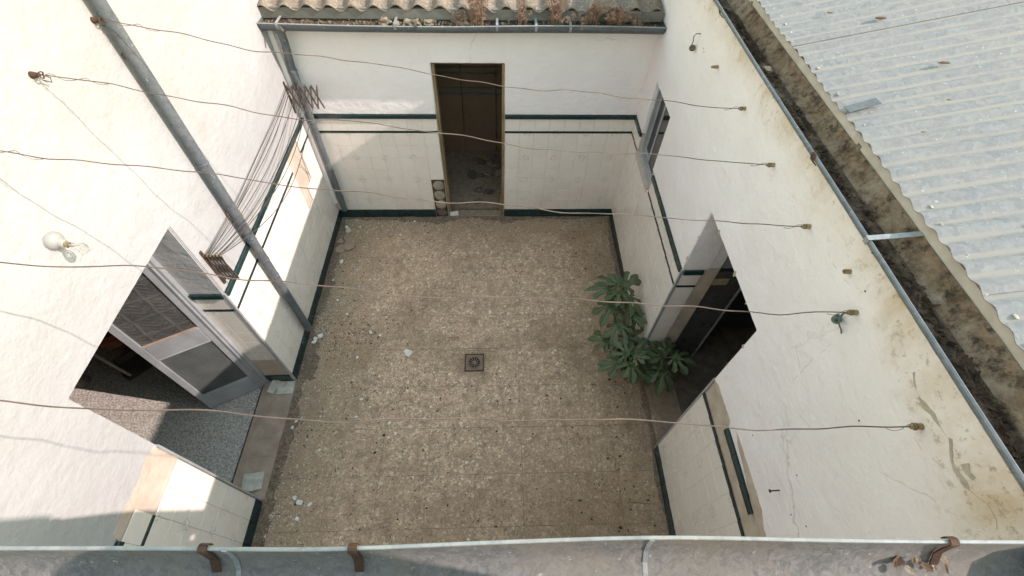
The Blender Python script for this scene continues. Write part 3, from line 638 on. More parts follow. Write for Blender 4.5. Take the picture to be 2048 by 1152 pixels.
# side wall of the right-hand passage with dark embossed panel and dado
pw = thing('passage_wall', (1.95, 2.3, 0), 'dark embossed wall panel with a tan switch inside the right doorway', 'wall')
MB().box((XRo + 0.30, 2.262, -0.1), (2.07, 2.40, 1.455)).build('panel', 'paper', pw)
MB().box((XRo + 0.30, 2.262, 1.485), (2.07, 2.40, 2.6)).build('plaster', 'room_wall', pw)
MB().box((XRo + 0.30, 2.250, 1.455), (2.072, 2.40, 1.485)).build('dado_rail', 'dark_line', pw)
MB().box((2.07, 2.254, -0.1), (2.088, 2.40, 1.455)).build('corner_trim', 'alu', pw)
sw_ = MB().bbox((1.80, 2.252, 1.268), (1.93, 2.263, 1.352), 0.004).build('switch_plate', 'switch', pw)
MB().bbox((1.855, 2.246, 1.290), (1.875, 2.253, 1.330), 0.002).build('switch_key', 'ceramic', sw_)
for i in range(15):
    a = R_.uniform(1.80, 2.05); z = R_.uniform(0.15, 1.4); dx = R_.uniform(.03, .06); dz = R_.choice((-1, 1)) * R_.uniform(.03, .06)
    MB().tube([(a - dx / 2, 2.2615, z - dz / 2), (a + dx / 2, 2.2615, z + dz / 2)], 0.004, 4).build('embossed_line', 'dark_line', pw)


# ------------------------------------------------------------------ doors and window
df = thing('door_frame', (XLi, 1.48, 0), 'grey aluminium door frame in the left doorway', 'door frame')
MB().bbox((XLi - 0.065, 2.000, 0.0), (XLi - 0.001, 2.044, 2.203), 0.003).build('jamb', 'alu', df)
MB().bbox((XLi - 0.050, 1.982, 0.0), (XLi - 0.020, 2.0, 2.203), 0.003).build('door_stop', 'alu', df)
MB().bbox((XLi - 0.065, 0.921, 0.0), (XLi - 0.001, 0.962, 2.203), 0.003).build('jamb', 'alu', df)
MB().bbox((XLi - 0.065, 0.963, 2.160), (XLi - 0.001, 1.999, 2.203), 0.003).build('head', 'alu', df)
def leaf(loc, ang, label, handle_side):
    t = thing('door_leaf', loc, label, 'door')
    ca, sa = math.cos(ang), math.sin(ang)
    def fr(u, w, z): return (loc[0] + u * ca - w * sa, loc[1] + u * sa + w * ca, z)
    W = 0.505
    def part(name, a, b, mat, par=t, bev=0.004):
        m = MB(); m.bbox(a, b, bev); m.v = [fr(*p) for p in m.v]; return m.build(name, mat, par)
    part('stile', (0.0, -0.02, 0.015), (0.055, 0.02, 2.14), 'alu'); part('stile', (W - 0.055, -0.02, 0.015), (W, 0.02, 2.14), 'alu')
    part('rail', (0.056, -0.019, 0.015), (W - 0.056, 0.019, 0.26), 'alu'); part('rail', (0.056, -0.019, 0.96), (W - 0.056, 0.019, 1.15), 'alu'); part('rail', (0.056, -0.019, 2.06), (W - 0.056, 0.019, 2.14), 'alu')
    g = MB(); g.box((0.056, -0.004, 1.15), (W - 0.056, 0.004, 2.06)); o = Vector(fr(W / 2, 0, 1.15))
    me = g.mesh('glass_pane', 'emboss', (W / 2, 0, 1.15)); inst('glass_pane', me, o, t, (0, 0, ang))
    rb_ = MB(); n = 34
    def rf(u, v): k_ = int(round(u * n * 2)); return fr(0.056 + u * (W - 0.112), (-0.009 if k_ % 2 else -0.004), 0.26 + v * 0.70)
    def rf2(u, v): k_ = int(round(u * n * 2)); return fr(0.056 + u * (W - 0.112), (0.009 if k_ % 2 else 0.004), 0.26 + v * 0.70)
    # fine horizontal-looking ribs pressed into the lower panel
    def rz(u, v): k_ = int(round(v * n * 2)); return fr(0.056 + u * (W - 0.112), (0.009 if k_ % 2 else 0.004), 0.26 + v * 0.70)
    def rz2(u, v): k_ = int(round(v * n * 2)); return fr(0.056 + u * (W - 0.112), (-0.009 if k_ % 2 else -0.004), 0.26 + v * 0.70)
    rb_.grid(rz, 1, n * 2); rb_.grid(rz2, 1, n * 2); rb_.build('lower_panel', 'ribbed', t)
    for z_ in (1.156, 0.953): part('glazing_bead', (0.057, -0.0235, z_ - 0.006), (W - 0.057, 0.0235, z_ + 0.006), 'sill' if z_ > 1 else 'alu', bev=0.002)
    part('handle', (W - 0.045, handle_side * 0.021, 1.00), (W - 0.015, handle_side * 0.030, 1.14), 'alu', bev=0.002)
    part('lever', (W - 0.10, handle_side * 0.045, 1.06), (W - 0.02, handle_side * 0.060, 1.08), 'alu', bev=0.003)
    part('lever_neck', (W - 0.035, handle_side * 0.030, 1.062), (W - 0.022, handle_side * 0.046, 1.078), 'alu', bev=0.002)
    return t
leaf((-2.335, 2.005, 0.01), math.atan2(-0.227, -0.44), 'grey aluminium glazed door leaf standing half open inside the left doorway', -1)
leaf((-2.345, 0.975, 0.01), math.atan2(0.105, -0.49), 'grey aluminium door leaf swung back along the near jamb of left doorway', 1)

# wooden lining of the back doorway
bf = thing('door_frame', (-0.27, YB, 0), 'stripped pine door lining in the back doorway', 'door frame')
MB().box((-0.628, YB + 0.03, 0.0), (-0.600, YB + 0.128, 2.05)).build('jamb', 'wood', bf)
MB().box((0.068, YB + 0.03, 0.0), (0.096, YB + 0.128, 2.05)).build('jamb', 'wood', bf)
MB().box((-0.599, YB + 0.03, 2.028), (0.067, YB + 0.128, 2.0545)).build('head', 'wood', bf)
MB().box((-0.632, YB - 0.016, 0.0), (-0.6285, YB + 0.029, 1.60)).build('edge_strip', 'alu', bf)
MB().box((0.0965, YB - 0.016, 0.0), (0.100, YB + 0.029, 1.60)).build('edge_strip', 'alu', bf)
MB().tube([(0.060, YB + 0.05, 0.35), (0.055, YB + 0.02, 0.2), (0.045, YB + 0.03, 0.06), (0.05, YB, 0.01)], 0.009, 6).build('loose_splinter', 'wood', bf)
# brown panelled wardrobe front closing the back room
wd = thing('panelled_partition', (-0.25, 5.8, 0), 'brown panelled folding partition at the rear of the dark back room', 'partition')
for i in range(6):
    x0 = -1.37 + 0.46 * i
    p_ = MB().bbox((x0 + 0.004, 5.735, 0.0), (x0 + 0.456, 5.77, 2.38), 0.004).build('panel', 'brown_panel', wd)
    for z_ in (0.92, 1.00, 1.20, 1.28):
        MB().bbox((x0 + 0.006, 5.712, z_), (x0 + 0.454, 5.735, z_ + 0.030), 0.008).build('moulding', 'groove', p_)

# window in the right wall
wx = FR(3.75, 0)[0]
wi = thing('window', (wx, 3.746, 1.3), 'small sliding window with brown sill in the right wall', 'window')
def FW(x, y, z): return (FR(y, z)[0] + x, y, z)
def wbox(name, a, b, mat, par=wi):
    m = MB(); m.bbox(a, b, 0.003); m.v = [FW(*p) for p in m.v]; return m.build(name, mat, par)
wbox('frame_side', (0.020, 3.4625, 1.301), (0.09, 3.492, 2.059), 'alu'); wbox('frame_side', (0.020, 4.000, 1.301), (0.09, 4.0295, 2.059), 'alu')
wbox('frame_top', (0.020, 3.493, 2.030), (0.09, 3.999, 2.059), 'alu'); wbox('frame_bottom', (0.020, 3.493, 1.301), (0.09, 3.999, 1.335), 'alu')
for (y0, y1, dx) in ((3.493, 3.762, 0.030), (3.740, 3.999, 0.058)):
    s_ = wbox('sash', (dx, y0, 1.336), (dx + 0.022, y0 + 0.026, 2.029), 'alu'); wbox('sash_stile', (dx, y1 - 0.026, 1.336), (dx + 0.022, y1, 2.029), 'alu', s_)
    wbox('sash_rail', (dx, y0 + 0.027, 1.336), (dx + 0.022, y1 - 0.027, 1.362), 'alu', s_); wbox('sash_rail', (dx, y0 + 0.027, 2.003), (dx + 0.022, y1 - 0.027, 2.029), 'alu', s_)
    wbox('pane', (dx + 0.008, y0 + 0.027, 1.363), (dx + 0.013, y1 - 0.027, 2.002), 'winglass')
wbox('sill', (-0.020, 3.440, 1.270), (0.10, 4.05, 1.2995), 'cap_r')
wbox('sill_mortar', (-0.016, 3.432, 1.236), (-0.002, 4.05, 1.261), 'mortar')
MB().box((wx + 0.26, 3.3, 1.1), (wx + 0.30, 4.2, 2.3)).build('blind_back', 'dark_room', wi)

# ------------------------------------------------------------------ roofs
def corr_sheet(mb, a0, a1, fn, pitch, amp, per=8, nb=2, th=0.006, phase=0.0):
    n = int(round((a1 - a0) / pitch * per)); tops = []; bots = []
    for j in range(nb + 1):
        for i in range(n + 1):
            a = a0 + (a1 - a0) * i / n; w = amp * math.sin(2 * PI * (a + phase) / pitch)
            p = Vector(fn(a, j / nb)); tops.append(p + Vector((0, 0, w))); bots.append(p + Vector((0, 0, w - th)))
    N = len(tops); fs = []
    for j in range(nb):
        for i in range(n):
            q = (j * (n + 1) + i, j * (n + 1) + i + 1, (j + 1) * (n + 1) + i + 1, (j + 1) * (n + 1) + i)
            fs.append(q); fs.append(tuple(k + N for k in q[::-1]))
    for i in range(n): fs.append((i, i + N, i + 1 + N, i + 1)); t = nb * (n + 1); fs.append((t + i, t + i + 1, t + i + 1 + N, t + i + N))
    for j in range(nb):
        a = j * (n + 1); b = a + n + 1; fs.append((a, b, b + N, a + N)); a += n; b += n; fs.append((a, a + N, b + N, b))
    mb.add(tops + bots, fs); mb.smooth = True; return mb
# right: galvanised sheets, eave towards the courtyard
rt = thing('metal_roof', FR(2.0, 3.1, -0.1), 'pale galvanised corrugated metal roof sloping down to the right gutter', 'roof')
SL_R = 0.215; PIT = 0.0795
for i in range(11):
    a0 = -1.6 + PIT * 10 * i; e = R_.uniform(-0.006, 0.006); lift = 0.0035 * (i % 2); ex = (0.03 if i == 4 else 0.0)
    def fn(a, b, e=e, lift=lift): d = -0.055 + e - b * 3.2; return FR(a, 3.178 + lift + SL_R * b * 3.2 + 0.004 * math.sin(a * 9.1) * (1 - b), d)
    corr_sheet(MB(), a0, a0 + PIT * 11, fn, PIT, 0.0062, 8, 3, 0.003).build('sheet', 'galv_roof', rt)
MB().prism([(-1.6, 3.095), (7.3, 3.095), (7.3, 3.165), (-1.6, 3.165)], FR, -0.20, -0.075).build('fascia', 'cap_r', rt)
MB().prism([(-1.6, 2.9), (7.3, 2.9), (7.3, 3.09), (-1.6, 3.09)], FR, -3.3, -0.305).build('roof_deck', 'cap_r', rt)
for i in range(26):
    s = 0.35 + i * PIT * 1.5 + R_.uniform(-.02, .02)
    b_ = MB(); p = FR(s, 3.186, -0.085 - R_.uniform(0, .02)); b_.lump(p, 0.006, 0.010, 0.005, i, 0.4, 1); b_.build('mortar_dab', 'cap_r', rt)
st = MB(); st.bbox((-0.012, -0.022, 0), (0.13, 0.022, 0.003), 0.001)
me_ = st.mesh('strap', 'galv_pipe')
inst('strap', me_, FR(1.77, 3.199, -0.065), rt, (0.0, -math.atan(SL_R), 0.15))
# back: fibre-cement sheets
bt = thing('fibre_cement_roof', (-0.25, 4.3, 2.5), 'weathered grey-brown corrugated fibre cement roof above the back wall', 'roof')
BP = 0.190
for i in range(5):
    a0 = -2.02 + BP * 4 * i; a1 = min(a0 + BP * 4.6, 1.50); lift = 0.007 * (i % 2); e = R_.uniform(-.015, .015)
    def fn(a, b, lift=lift, e=e): return (a, 4.285 + e + b * 2.4, 2.562 + lift + 0.20 * b * 2.4 + 0.006 * math.sin(a * 7 + b * 3))
    if a1 > a0 + .1: corr_sheet(MB(), a0, a1, fn, BP, 0.026, 10, 4, 0.008, phase=2.02 + 0.02).build('sheet', 'fibre', bt)
MB().box((XL + .01, 4.300, 2.472), (XR - .03, 4.335, 2.556)).build('closure_board', 'closure', bt)
# near: the roof the camera looks from
nt = thing('fibre_cement_roof', (0, -1, 3.2), 'fibre cement roof below the viewpoint behind the closest gutter', 'roof')
for i in range(5):
    a0 = -2.0 + BP * 4 * i; lift = 0.007 * (i % 2)
    def fn(a, b, lift=lift): return (a, -0.015 - b * 3.0, 3.150 + lift + 0.18 * b * 3.0)
    corr_sheet(MB(), a0, min(a0 + BP * 4.6, 1.35), fn, BP, 0.026, 10, 3, 0.008).build('sheet', 'fibre', nt)
MB().box((-2.0, -3.0, 2.75), (1.4, -0.05, 3.05)).build('roof_deck', 'cap_r', nt)

blk = thing('shade_block', (0.56, -0.26, 3.1), 'unseen block added on the near roof to shade the closest gutter', 'shade_block')  # unseen block, added to throw shade into the near gutter
MB().bbox((0.32, -0.50, 3.0), (0.80, -0.035, 3.88), 0.03).build('stack', 'plaster_b', blk)
MB().bbox((0.30, -0.52, 3.88), (0.82, -0.03, 3.94), 0.02).build('cap', 'cap_r', blk)

# ------------------------------------------------------------------ gutters
def trough(mb, fr, s0, s1, prof, n=30, wob=None):
    def f(u, v):
        k_ = v * (len(prof) - 1); i = min(int(k_ + 1e-6), len(prof) - 1); s = s0 + (s1 - s0) * u; d, z = prof[i]
        if wob: dd, dz = wob(s, i / (len(prof) - 1)); d += dd; z += dz
        return fr(s, z, d)
    mb.grid(f, n, len(prof) - 1); mb.smooth = True; return mb
def strap_path(mb, fr, s, w, pts, th=0.003):            # flat bar of width w following (d, z) points
    for (d0, z0), (d1, z1) in zip(pts, pts[1:]):
        L = math.hypot(d1 - d0, z1 - z0) or 1; nx, nz = -(z1 - z0) / L * th, (d1 - d0) / L * th
        vs = [fr(s + sg * w / 2, z0 + k_ * nz, d0 + k_ * nx) for sg in (-1, 1) for k_ in (0, 1)] + [fr(s + sg * w / 2, z1 + k_ * nz, d1 + k_ * nx) for sg in (-1, 1) for k_ in (0, 1)]
        mb.add(vs, [(0, 1, 3, 2), (4, 6, 7, 5), (0, 4, 5, 1), (2, 3, 7, 6), (0, 2, 6, 4), (1, 5, 7, 3)])
    return mb
# right gutter
gr_ = thing('gutter', FR(2.0, 3.0, 0.05), 'long grey metal gutter full of wet leaves along the right roof', 'gutter', None)
prof_r = [(0.106, 3.098), (0.101, 3.082), (0.078, 3.060), (0.045, 3.040), (0.0, 3.032), (-0.03, 3.045), (-0.055, 3.082), (-0.074, 3.125)]
def wob_r(s, t): return (0.004 * math.sin(s * 3.1) * (1 - t), 0.004 * math.sin(s * 2.3 + 1) * (1 - t))
trough(MB(), FR, -1.0, 7.0, prof_r, 60, wob_r).build('trough', 'galv_pipe', gr_)
b_ = MB(); b_.tube([FR(-1 + 8 * i / 60, 3.096 + wob_r(-1 + 8 * i / 60, 0)[1], 0.108 + wob_r(-1 + 8 * i / 60, 0)[0]) for i in range(61)], 0.009, 8); b_.smooth = True; b_.build('rim', 'galv_pipe', gr_)
inner = [(d - 0.004, z + 0.0035) for d, z in prof_r]
MB().grid(lambda u, v: FR(-1 + 8 * u, 3.052 + 0.075 * v ** 1.2 + 0.006 * mnoise.noise(Vector((u * 60, v * 3, 0))), -0.018 - v * 0.052 + 0.004 * mnoise.noise(Vector((u * 90, v * 3, 4)))), 160, 5).build('stained_side', 'gutter_brown', gr_)
for s in (1.095,):
    strap_path(MB(), FR, s, 0.022, [(0.114, 3.08), (0.118, 3.108), (0.02, 3.118), (-0.095, 3.132), (-0.10, 3.10)]).build('strap', 'galv', gr_)
for s in (1.60, 3.02, 4.4, 0.1):
    strap_path(MB(), FR, s, 0.028, [(0.03, 3.05), (-0.02, 3.052), (-0.05, 3.085), (-0.07, 3.125), (-0.085, 3.17), (-0.12, 3.20)]).build('bracket', 'iron', gr_)
    k_ = MB(); strap_path(k_, FR, s - 0.02, 0.03, [(0.085, 3.055), (0.108, 3.072), (0.118, 3.095), (0.112, 3.109)]); k_.build('clip', 'rust', gr_)
for s in (2.33, 0.66, 3.6):
    strap_path(MB(), FR, s, 0.035, [(d + 0.002, z - 0.002) for d, z in prof_r[:3]], 0.002).build('joint', 'galv', gr_)
# leaves and mud in the right gutter
def litter(name, fr, s0, s1, d0, d1, zf, n, size, mat, seed, parent=None, label=None, cat=None):
    rr_ = random.Random(seed); mb = MB()
    for i in range(n):
        s = rr_.uniform(s0, s1); t = rr_.random(); d = d0 + (d1 - d0) * t; z = zf(s, d) + rr_.random() * size * 0.6
        
        if mnoise.noise(Vector((s * 5.0, d * 25, 7))) < rr_.uniform(-.35, .15): continue
        L = size * rr_.uniform(.4, 2.0); w = L * rr_.uniform(.2, .5); a = rr_.uniform(0, 2 * PI); ca, sa = math.cos(a), math.sin(a); b = rr_.uniform(-.6, .9); cv = rr_.uniform(-.5, .8)
        pts = []
        for u in (-0.5, 0, 0.5):
            for v in (-0.5, 0.5):
                ww = w * (1.0 if u == 0 else 0.35); x = u * L; y = v * ww; h = x * b * 0.6 + cv * w * (abs(v) * 1.2 - (abs(u) * 1.5))
                pts.append(fr(s + x * ca - y * sa, z + h, d + x * sa + y * ca))
        mb.add(pts, [(0, 1, 3, 2), (2, 3, 5, 4)])
    o = mb.build(name, mat, parent); o['kind'] = 'stuff'
    if label: o['label'] = label; o['category'] = cat
    return o
MB().grid(lambda u, v: FR(-1 + 8 * u, 3.066 - 0.014 * v + 0.012 * mnoise.noise(Vector((u * 70, v * 2.0, 2))) * math.sin(v * PI), 0.084 - v * 0.115), 200, 6).build('gutter_mud', 'soil', None, kind='stuff', label='dark mud lying in the right gutter', category='mud')
litter('gutter_leaves', FR, -0.3, 5.2, 0.070, 0.0, lambda s, d: 3.056 + 0.09 * d + 0.02 * mnoise.noise(Vector((s * 9, d * 20, 1))), 5200, 0.019, 'litter', 11, None, 'wet dark leaves packed in the right gutter', 'leaves')
MB().lump(FR(2.35, 3.068, 0.03), 0.022, 0.042, 0.016, 4, 0.45, 2).build('dry_leaf', 'straw2', None, label='pale straw-coloured clump in the right gutter', category='leaf')

# back gutter (box section) with soil
gb = thing('gutter', (-0.25, 4.25, 2.4), 'grey box gutter with soil and dry plants above the back wall', 'gutter')
def wob_b(s, t): return (0.004 * math.sin(s * 4) * (1 - t), (0.008 * math.sin(s * 1.9 + 0.4) - 0.010 * math.exp(-((s + 0.35) / 0.5) ** 2)) * (1 - t))
prof_b = [(0.212, 2.482), (0.214, 2.470), (0.205, 2.440), (0.165, 2.405), (0.10, 2.392), (0.05, 2.40), (0.045, 2.482)]
trough(MB(), FB, XL + 0.012, XR - 0.02, prof_b, 40, wob_b).build('trough', 'galv_pipe', gb)
MB().tube([FB(XL + 0.012 + (XR - XL - 0.032) * i / 40, 2.483 + wob_b(XL + 0.012 + (XR - XL - 0.032) * i / 40, 0)[1], 0.212 + wob_b(XL + 0.012 + (XR - XL - 0.032) * i / 40, 0)[0]) for i in range(41)], 0.006, 6).build('rim', 'galv', gb)
for x_, sg in ((XL + 0.014, 1), (XR - 0.022, -1)):
    e_ = MB(); e_.add([FB(x_, z, d) for d, z in prof_b], [tuple(range(len(prof_b)))]); e_.build('end_cap', 'galv_pipe', gb)
for x_ in (-1.86, -0.86, -0.68, 0.02, 0.36, 0.66):
    strap_path(MB(), FB, x_, 0.022, [(0.19, 2.425), (0.212, 2.445), (0.2185, 2.475), (0.216, 2.492), (0.06, 2.49)], 0.003).build('bracket', 'galv' if x_ != -0.68 else 'iron', gb)
MB().tube([FB(-1.84, 2.462, 0.212), FB(-1.80, 2.44, 0.255)], 0.012, 7).build('bolt', 'iron', gb)
MB().grid(lambda u, v: FB(XL + 0.02 + (XR - XL - 0.05) * u, 2.452 + 0.018 * mnoise.noise(Vector((u * 45, v * 3, 0))) + 0.012 * mnoise.noise(Vector((u * 150, v * 9, 3))), 0.205 - v * 0.155), 220, 10).build('gutter_soil', 'soil', None, kind='stuff', label='dark crumbly soil filling the back gutter', category='soil')
mb = MB(); rr_ = random.Random(5)
for i in range(520):
    x_ = rr_.uniform(XL + .05, XR - .06); k_ = 0.3 + 0.7 * math.exp(-((x_ + 0.5) / 0.5) ** 2)
    if rr_.random() > k_: continue
    s_ = rr_.uniform(.003, .010); d = rr_.uniform(0.06, 0.20); mb.lump(FB(x_, 2.462 + s_ * .4, d), s_, s_, s_ * .8, i, 0.4, 1) if i % 3 == 0 else mb.box((x_ - s_, YB - d - s_, 2.458), (x_ + s_ * .6, YB - d + s_ * .5, 2.458 + s_ * 1.6))
mb.build('gutter_gravel', 'moss', None, kind='stuff', label='pale grit strewn over the soil in the back gutter', category='grit')
for i, (x_, d, r_) in enumerate(((-0.96, 0.12, 0.055), (-0.72, 0.13, 0.065), (-0.58, 0.13, 0.05), (-0.86, 0.15, 0.035), (-0.26, 0.15, 0.04))):
    MB().lump(FB(x_, 2.462, d), r_, r_ * .7, r_ * .55, i + 20, 0.5, 3).build('lichen_clod', 'moss', None, label='pale crumbly clod in the back gutter', category='clod', group='pale clods in the back gutter')

# near gutter
gn = thing('gutter', (0, 0.07, 3.0), 'galvanised gutter with rusty brackets along the bottom of the view', 'gutter')
def wob_n(s, t):
    a = (0.004 * math.sin(s * 2.6 + 0.7) - 0.007 * math.exp(-((s + 0.40) / 0.28) ** 2) + 0.006 * math.exp(-((s - 0.38) / 0.3) ** 2)) * (1 - t)
    return (a, 0.003 * math.sin(s * 4.0) * (1 - t))
prof_n = [(0.149, 3.100), (0.147, 3.07), (0.138, 3.035), (0.118, 3.005), (0.088, 2.990), (0.055, 2.990), (0.02, 3.01), (0.004, 3.05), (0.002, 3.10)]
trough(MB(), FN, XL + 0.03, 1.44, prof_n, 60, wob_n).build('trough', 'galv_in', gn)
rp = [FN(XL + 0.03 + (1.41 - XL) * i / 60, 3.100 + wob_n(XL + 0.03 + (1.41 - XL) * i / 60, 0)[1], 0.152 + wob_n(XL + 0.03 + (1.41 - XL) * i / 60, 0)[0]) for i in range(61)]
for x_ in (XL + 0.031, 1.439):
    e_ = MB(); e_.add([FN(x_, z + wob_n(x_, i / 8)[1], d + wob_n(x_, i / 8)[0]) for i, (d, z) in enumerate(prof_n)], [tuple(range(len(prof_n)))]); e_.build('end_cap', 'galv', gn)
b_ = MB(); b_.tube(rp, 0.0045, 8); b_.smooth = True; b_.build('rim', 'galv', gn)
for x_, m_ in ((-0.672, 'rust'), (-0.335, 'rust'), (1.07, 'rust')):
    w_ = wob_n(x_, 0)[0]
    strap_path(MB(), FN, x_, 0.021, [(0.115 + w_, 3.012), (0.136 + w_ * .7, 3.042), (0.143 + w_, 3.075), (0.1455 + w_, 3.104), (0.156 + w_, 3.1065), (0.1605 + w_, 3.098), (0.160 + w_, 3.085)], 0.003).build('bracket', m_, gn)
for x_ in (0.357, -0.625):
    strap_path(MB(), FN, x_, 0.012, [(d - 0.003 + wob_n(x_, i / 8)[0], z + 0.001) for i, (d, z) in enumerate(prof_n[:7])], 0.003).build('joint', 'galv', gn)
# old dry leaves and chips at the right end of the near gutter
for i in range(11):
    m_ = MB(); x_ = 1.03 + R_.uniform(-.07, .08); d = 0.098 + R_.uniform(-.02, .014); L = R_.uniform(.014, .030); w_ = L * R_.uniform(.4, .7); a = R_.uniform(0, PI)
    def lf(u, v, x_=x_, d=d, L=L, w_=w_, a=a):
        p = (u - .5) * L; q = (v - .5) * w_ * (1 - 1.6 * (u - .5) ** 2); return (x_ + p * math.cos(a) - q * math.sin(a), d + p * math.sin(a) + q * math.cos(a), 3.010 + i * 0.0016 + 0.3 * p * p / L + abs(q) * .4)
    m_.grid(lf, 4, 2); m_.build('dry_leaf', 'bag' if i % 3 else 'moss', None, label='curled dry leaf in the pile at the right end of near gutter', category='leaf', group='dry leaves in the near gutter')

# ------------------------------------------------------------------ downpipes
dp = thing('downpipe', FL(2.56, 0.2, 0.065), 'long grey galvanised downpipe on the sunny left wall', 'downpipe')
PR_ = 0.036
def pipe(x, y, z0, z1, r, par, smooth=True):
    m_ = MB(); m_.lathe((x, y, z0), (0, 0, 1), [(0, r * .85), (0.0, r), (z1 - z0, r), (z1 - z0, r * .85)], 20); m_.smooth = True; return m_.build('pipe', 'galv_pipe', par)
px, py = FL(2.565, 0, 0.064)[0], 2.555
pipe(px, py, 0.16, 1.28, PR_, dp); pipe(px, py, 1.281, 2.30, PR_ * 1.03, dp); pipe(px, py, 2.301, 3.80, PR_, dp)
for z_ in (1.06, 1.28, 1.52, 2.28):
    m_ = MB(); m_.lathe((px, py, z_), (0, 0, 1), [(0, PR_ * 1.02), (0.004, PR_ * 1.10), (0.016, PR_ * 1.10), (0.02, PR_ * 1.02)], 20); m_.smooth = True; m_.build('joint_ring', 'galv_pipe', dp)
for z_ in (1.56, 3.0):
    MB().box((FL(2.5, 0, 0.012)[0], py - 0.012, z_), (px, py + 0.012, z_ + 0.025)).build('wall_clip', 'iron', dp)
m_ = MB(); m_.lathe((px, py + PR_ * 1.0, 0.155), (0, 0, 1), [(0, 0.003), (3.6, 0.003)], 5); m_.build('seam', 'galv_pipe', dp)
d2 = thing('downpipe', (-1.93, 4.29, 0.2), 'grey metal downpipe in the back corner with a bend under the gutter', 'downpipe')
bx, by = -1.925, 4.295
m_ = MB(); m_.tube([(bx, by, 0.20), (bx, by, 1.0), (bx, by, 2.02), (bx + 0.008, by - 0.012, 2.10), (bx + 0.035, by - 0.045, 2.22), (bx + 0.045, by - 0.055, 2.30), (bx + 0.045, by - 0.055, 2.41)], 0.035, 18); m_.smooth = True; m_.build('pipe', 'galv_pipe', d2)
for z_ in (0.40, 1.45, 1.99):
    m_ = MB(); m_.lathe((bx, by, z_), (0, 0, 1), [(0, 0.036), (0.004, 0.040), (0.022, 0.040), (0.026, 0.036)], 18); m_.build('joint_ring', 'galv_pipe', d2)
MB().box((bx - 0.008, by + 0.03, 1.50), (bx + 0.008, YB - 0.013, 1.53)).build('wall_clip', 'iron', d2)
m_ = MB(); m_.lathe((bx + 0.045, by - 0.055, 2.385), (0, 0, 1), [(0, 0.046), (0.035, 0.052)], 18); m_.build('outlet', 'galv_pipe', d2)

# ------------------------------------------------------------------ folding clothes airer between two scissor brackets
ca_ = thing('clothes_airer', FL(3.1, 1.6, 0.02), 'folding clothes airer with cords between two scissor brackets on left wall', 'clothes airer')
def bar(a, b, w, th, mat, name, par):
    a, b = Vector(a), Vector(b); t = (b - a).normalized(); n = Vector((0, 1, 0)); s_ = t.cross(n).normalized() * w / 2; n = n * th / 2
    m_ = MB(); m_.add([a - s_ - n, a + s_ - n, b + s_ - n, b - s_ - n, a - s_ + n, a + s_ + n, b + s_ + n, b - s_ + n], [(0, 3, 2, 1), (4, 5, 6, 7), (0, 1, 5, 4), (1, 2, 6, 5), (2, 3, 7, 6), (3, 0, 4, 7)])
    return m_.build(name, mat, par)
def scissor(y, x0, x1, zl, zh, n):
    br = MB().bbox((x0 - 0.010, y - 0.012, zl - 0.05), (x0, y + 0.012, zh + 0.04), 0.003).build('wall_bar', 'rust', ca_)
    dx = (x1 - x0) / n; tips = []
    for i in range(n):
        a = x0 + dx * i
        bar((a, y - 0.005, zl), (a + dx, y - 0.005, zh), 0.013, 0.004, 'iron', 'scissor_bar', ca_)
        bar((a, y + 0.005, zh), (a + dx, y + 0.005, zl), 0.016, 0.004, 'iron', 'scissor_bar', ca_)
        tips.append((a + dx, y, zh)); m_ = MB(); m_.lathe((a + dx, y - 0.014, zh), (0, 1, 0), [(0, .005), (.028, .005)], 7); m_.build('pivot', 'brass', ca_)
    return [(x0 + 0.01, y, zh)] + tips
tn = scissor(2.105, FL(2.1, 0, 0.024)[0], -1.905, 1.60, 1.865, 5)
tf = scissor(4.215, FL(4.2, 0, 0.024)[0], -1.715, 1.66, 1.90, 5)
sag = [0.05, 0.09, 0.12, 0.17, 0.22, 0.30]
for i in range(6):
    a, b = Vector(tn[i]), Vector(tf[i]); pts = []
    for k in range(25):
        t = k / 24; p = a.lerp(b, t); p.z -= sag[i] * 4 * t * (1 - t) * (1.0 + 0.05 * math.sin(7 * t + i)); p.x += 0.006 * math.sin(9 * t + i * 2); pts.append(p)
    MB().tube(pts, 0.0032, 6).build('cord', 'cord', ca_)
    if i in (0, 3):
        pts2 = [p + Vector((0.012, 0, -0.012 - 0.02 * math.sin(PI * k / 24))) for k, p in enumerate(pts)]
        MB().tube(pts2, 0.0028, 6).build('cord', 'cord', ca_)
def cordpt(i, t):
    a, b = Vector(tn[i]), Vector(tf[i]); p = a.lerp(b, t); p.z -= sag[i] * 4 * t * (1 - t); return p
PEG = ['clothes peg clipped to cords of the airer near the left downpipe']
for k, (i, t) in enumerate(((0, 0.20), (0, 0.225), (1, 0.21), (1, 0.235), (2, 0.205), (2, 0.228))):
    p = cordpt(i, t); m_ = MB()
    m_.box((p.x - 0.005, p.y - 0.006, p.z - 0.030), (p.x - 0.001, p.y + 0.006, p.z + 0.028)); m_.box((p.x + 0.001, p.y - 0.006, p.z - 0.030), (p.x + 0.005, p.y + 0.006, p.z + 0.028))
    m_.lathe((p.x - 0.009, p.y, p.z + 0.006), (1, 0, 0), [(0, .006), (.018, .006)], 8)
    m_.build('clothes_peg', 'peg' if k % 2 else 'brass', None, label=PEG[0], category='clothes peg', group='clothes pegs on the airer')
# thin bent wire hanging from a cord
p = cordpt(5, 0.62)
MB().tube([p + Vector(q) for q in ((0, -.02, 0.005), (0.004, 0.0, 0.008), (0, .03, -.03), (-.01, .10, -.17), (-.01, .115, -.20), (-.01, .095, -.195), (-.005, .03, -.06), (0, -.015, -.01))], 0.0022, 5).build('wire_hook', 'iron', None, label='thin bent wire loop hanging from the lowest airer cord', category='wire')

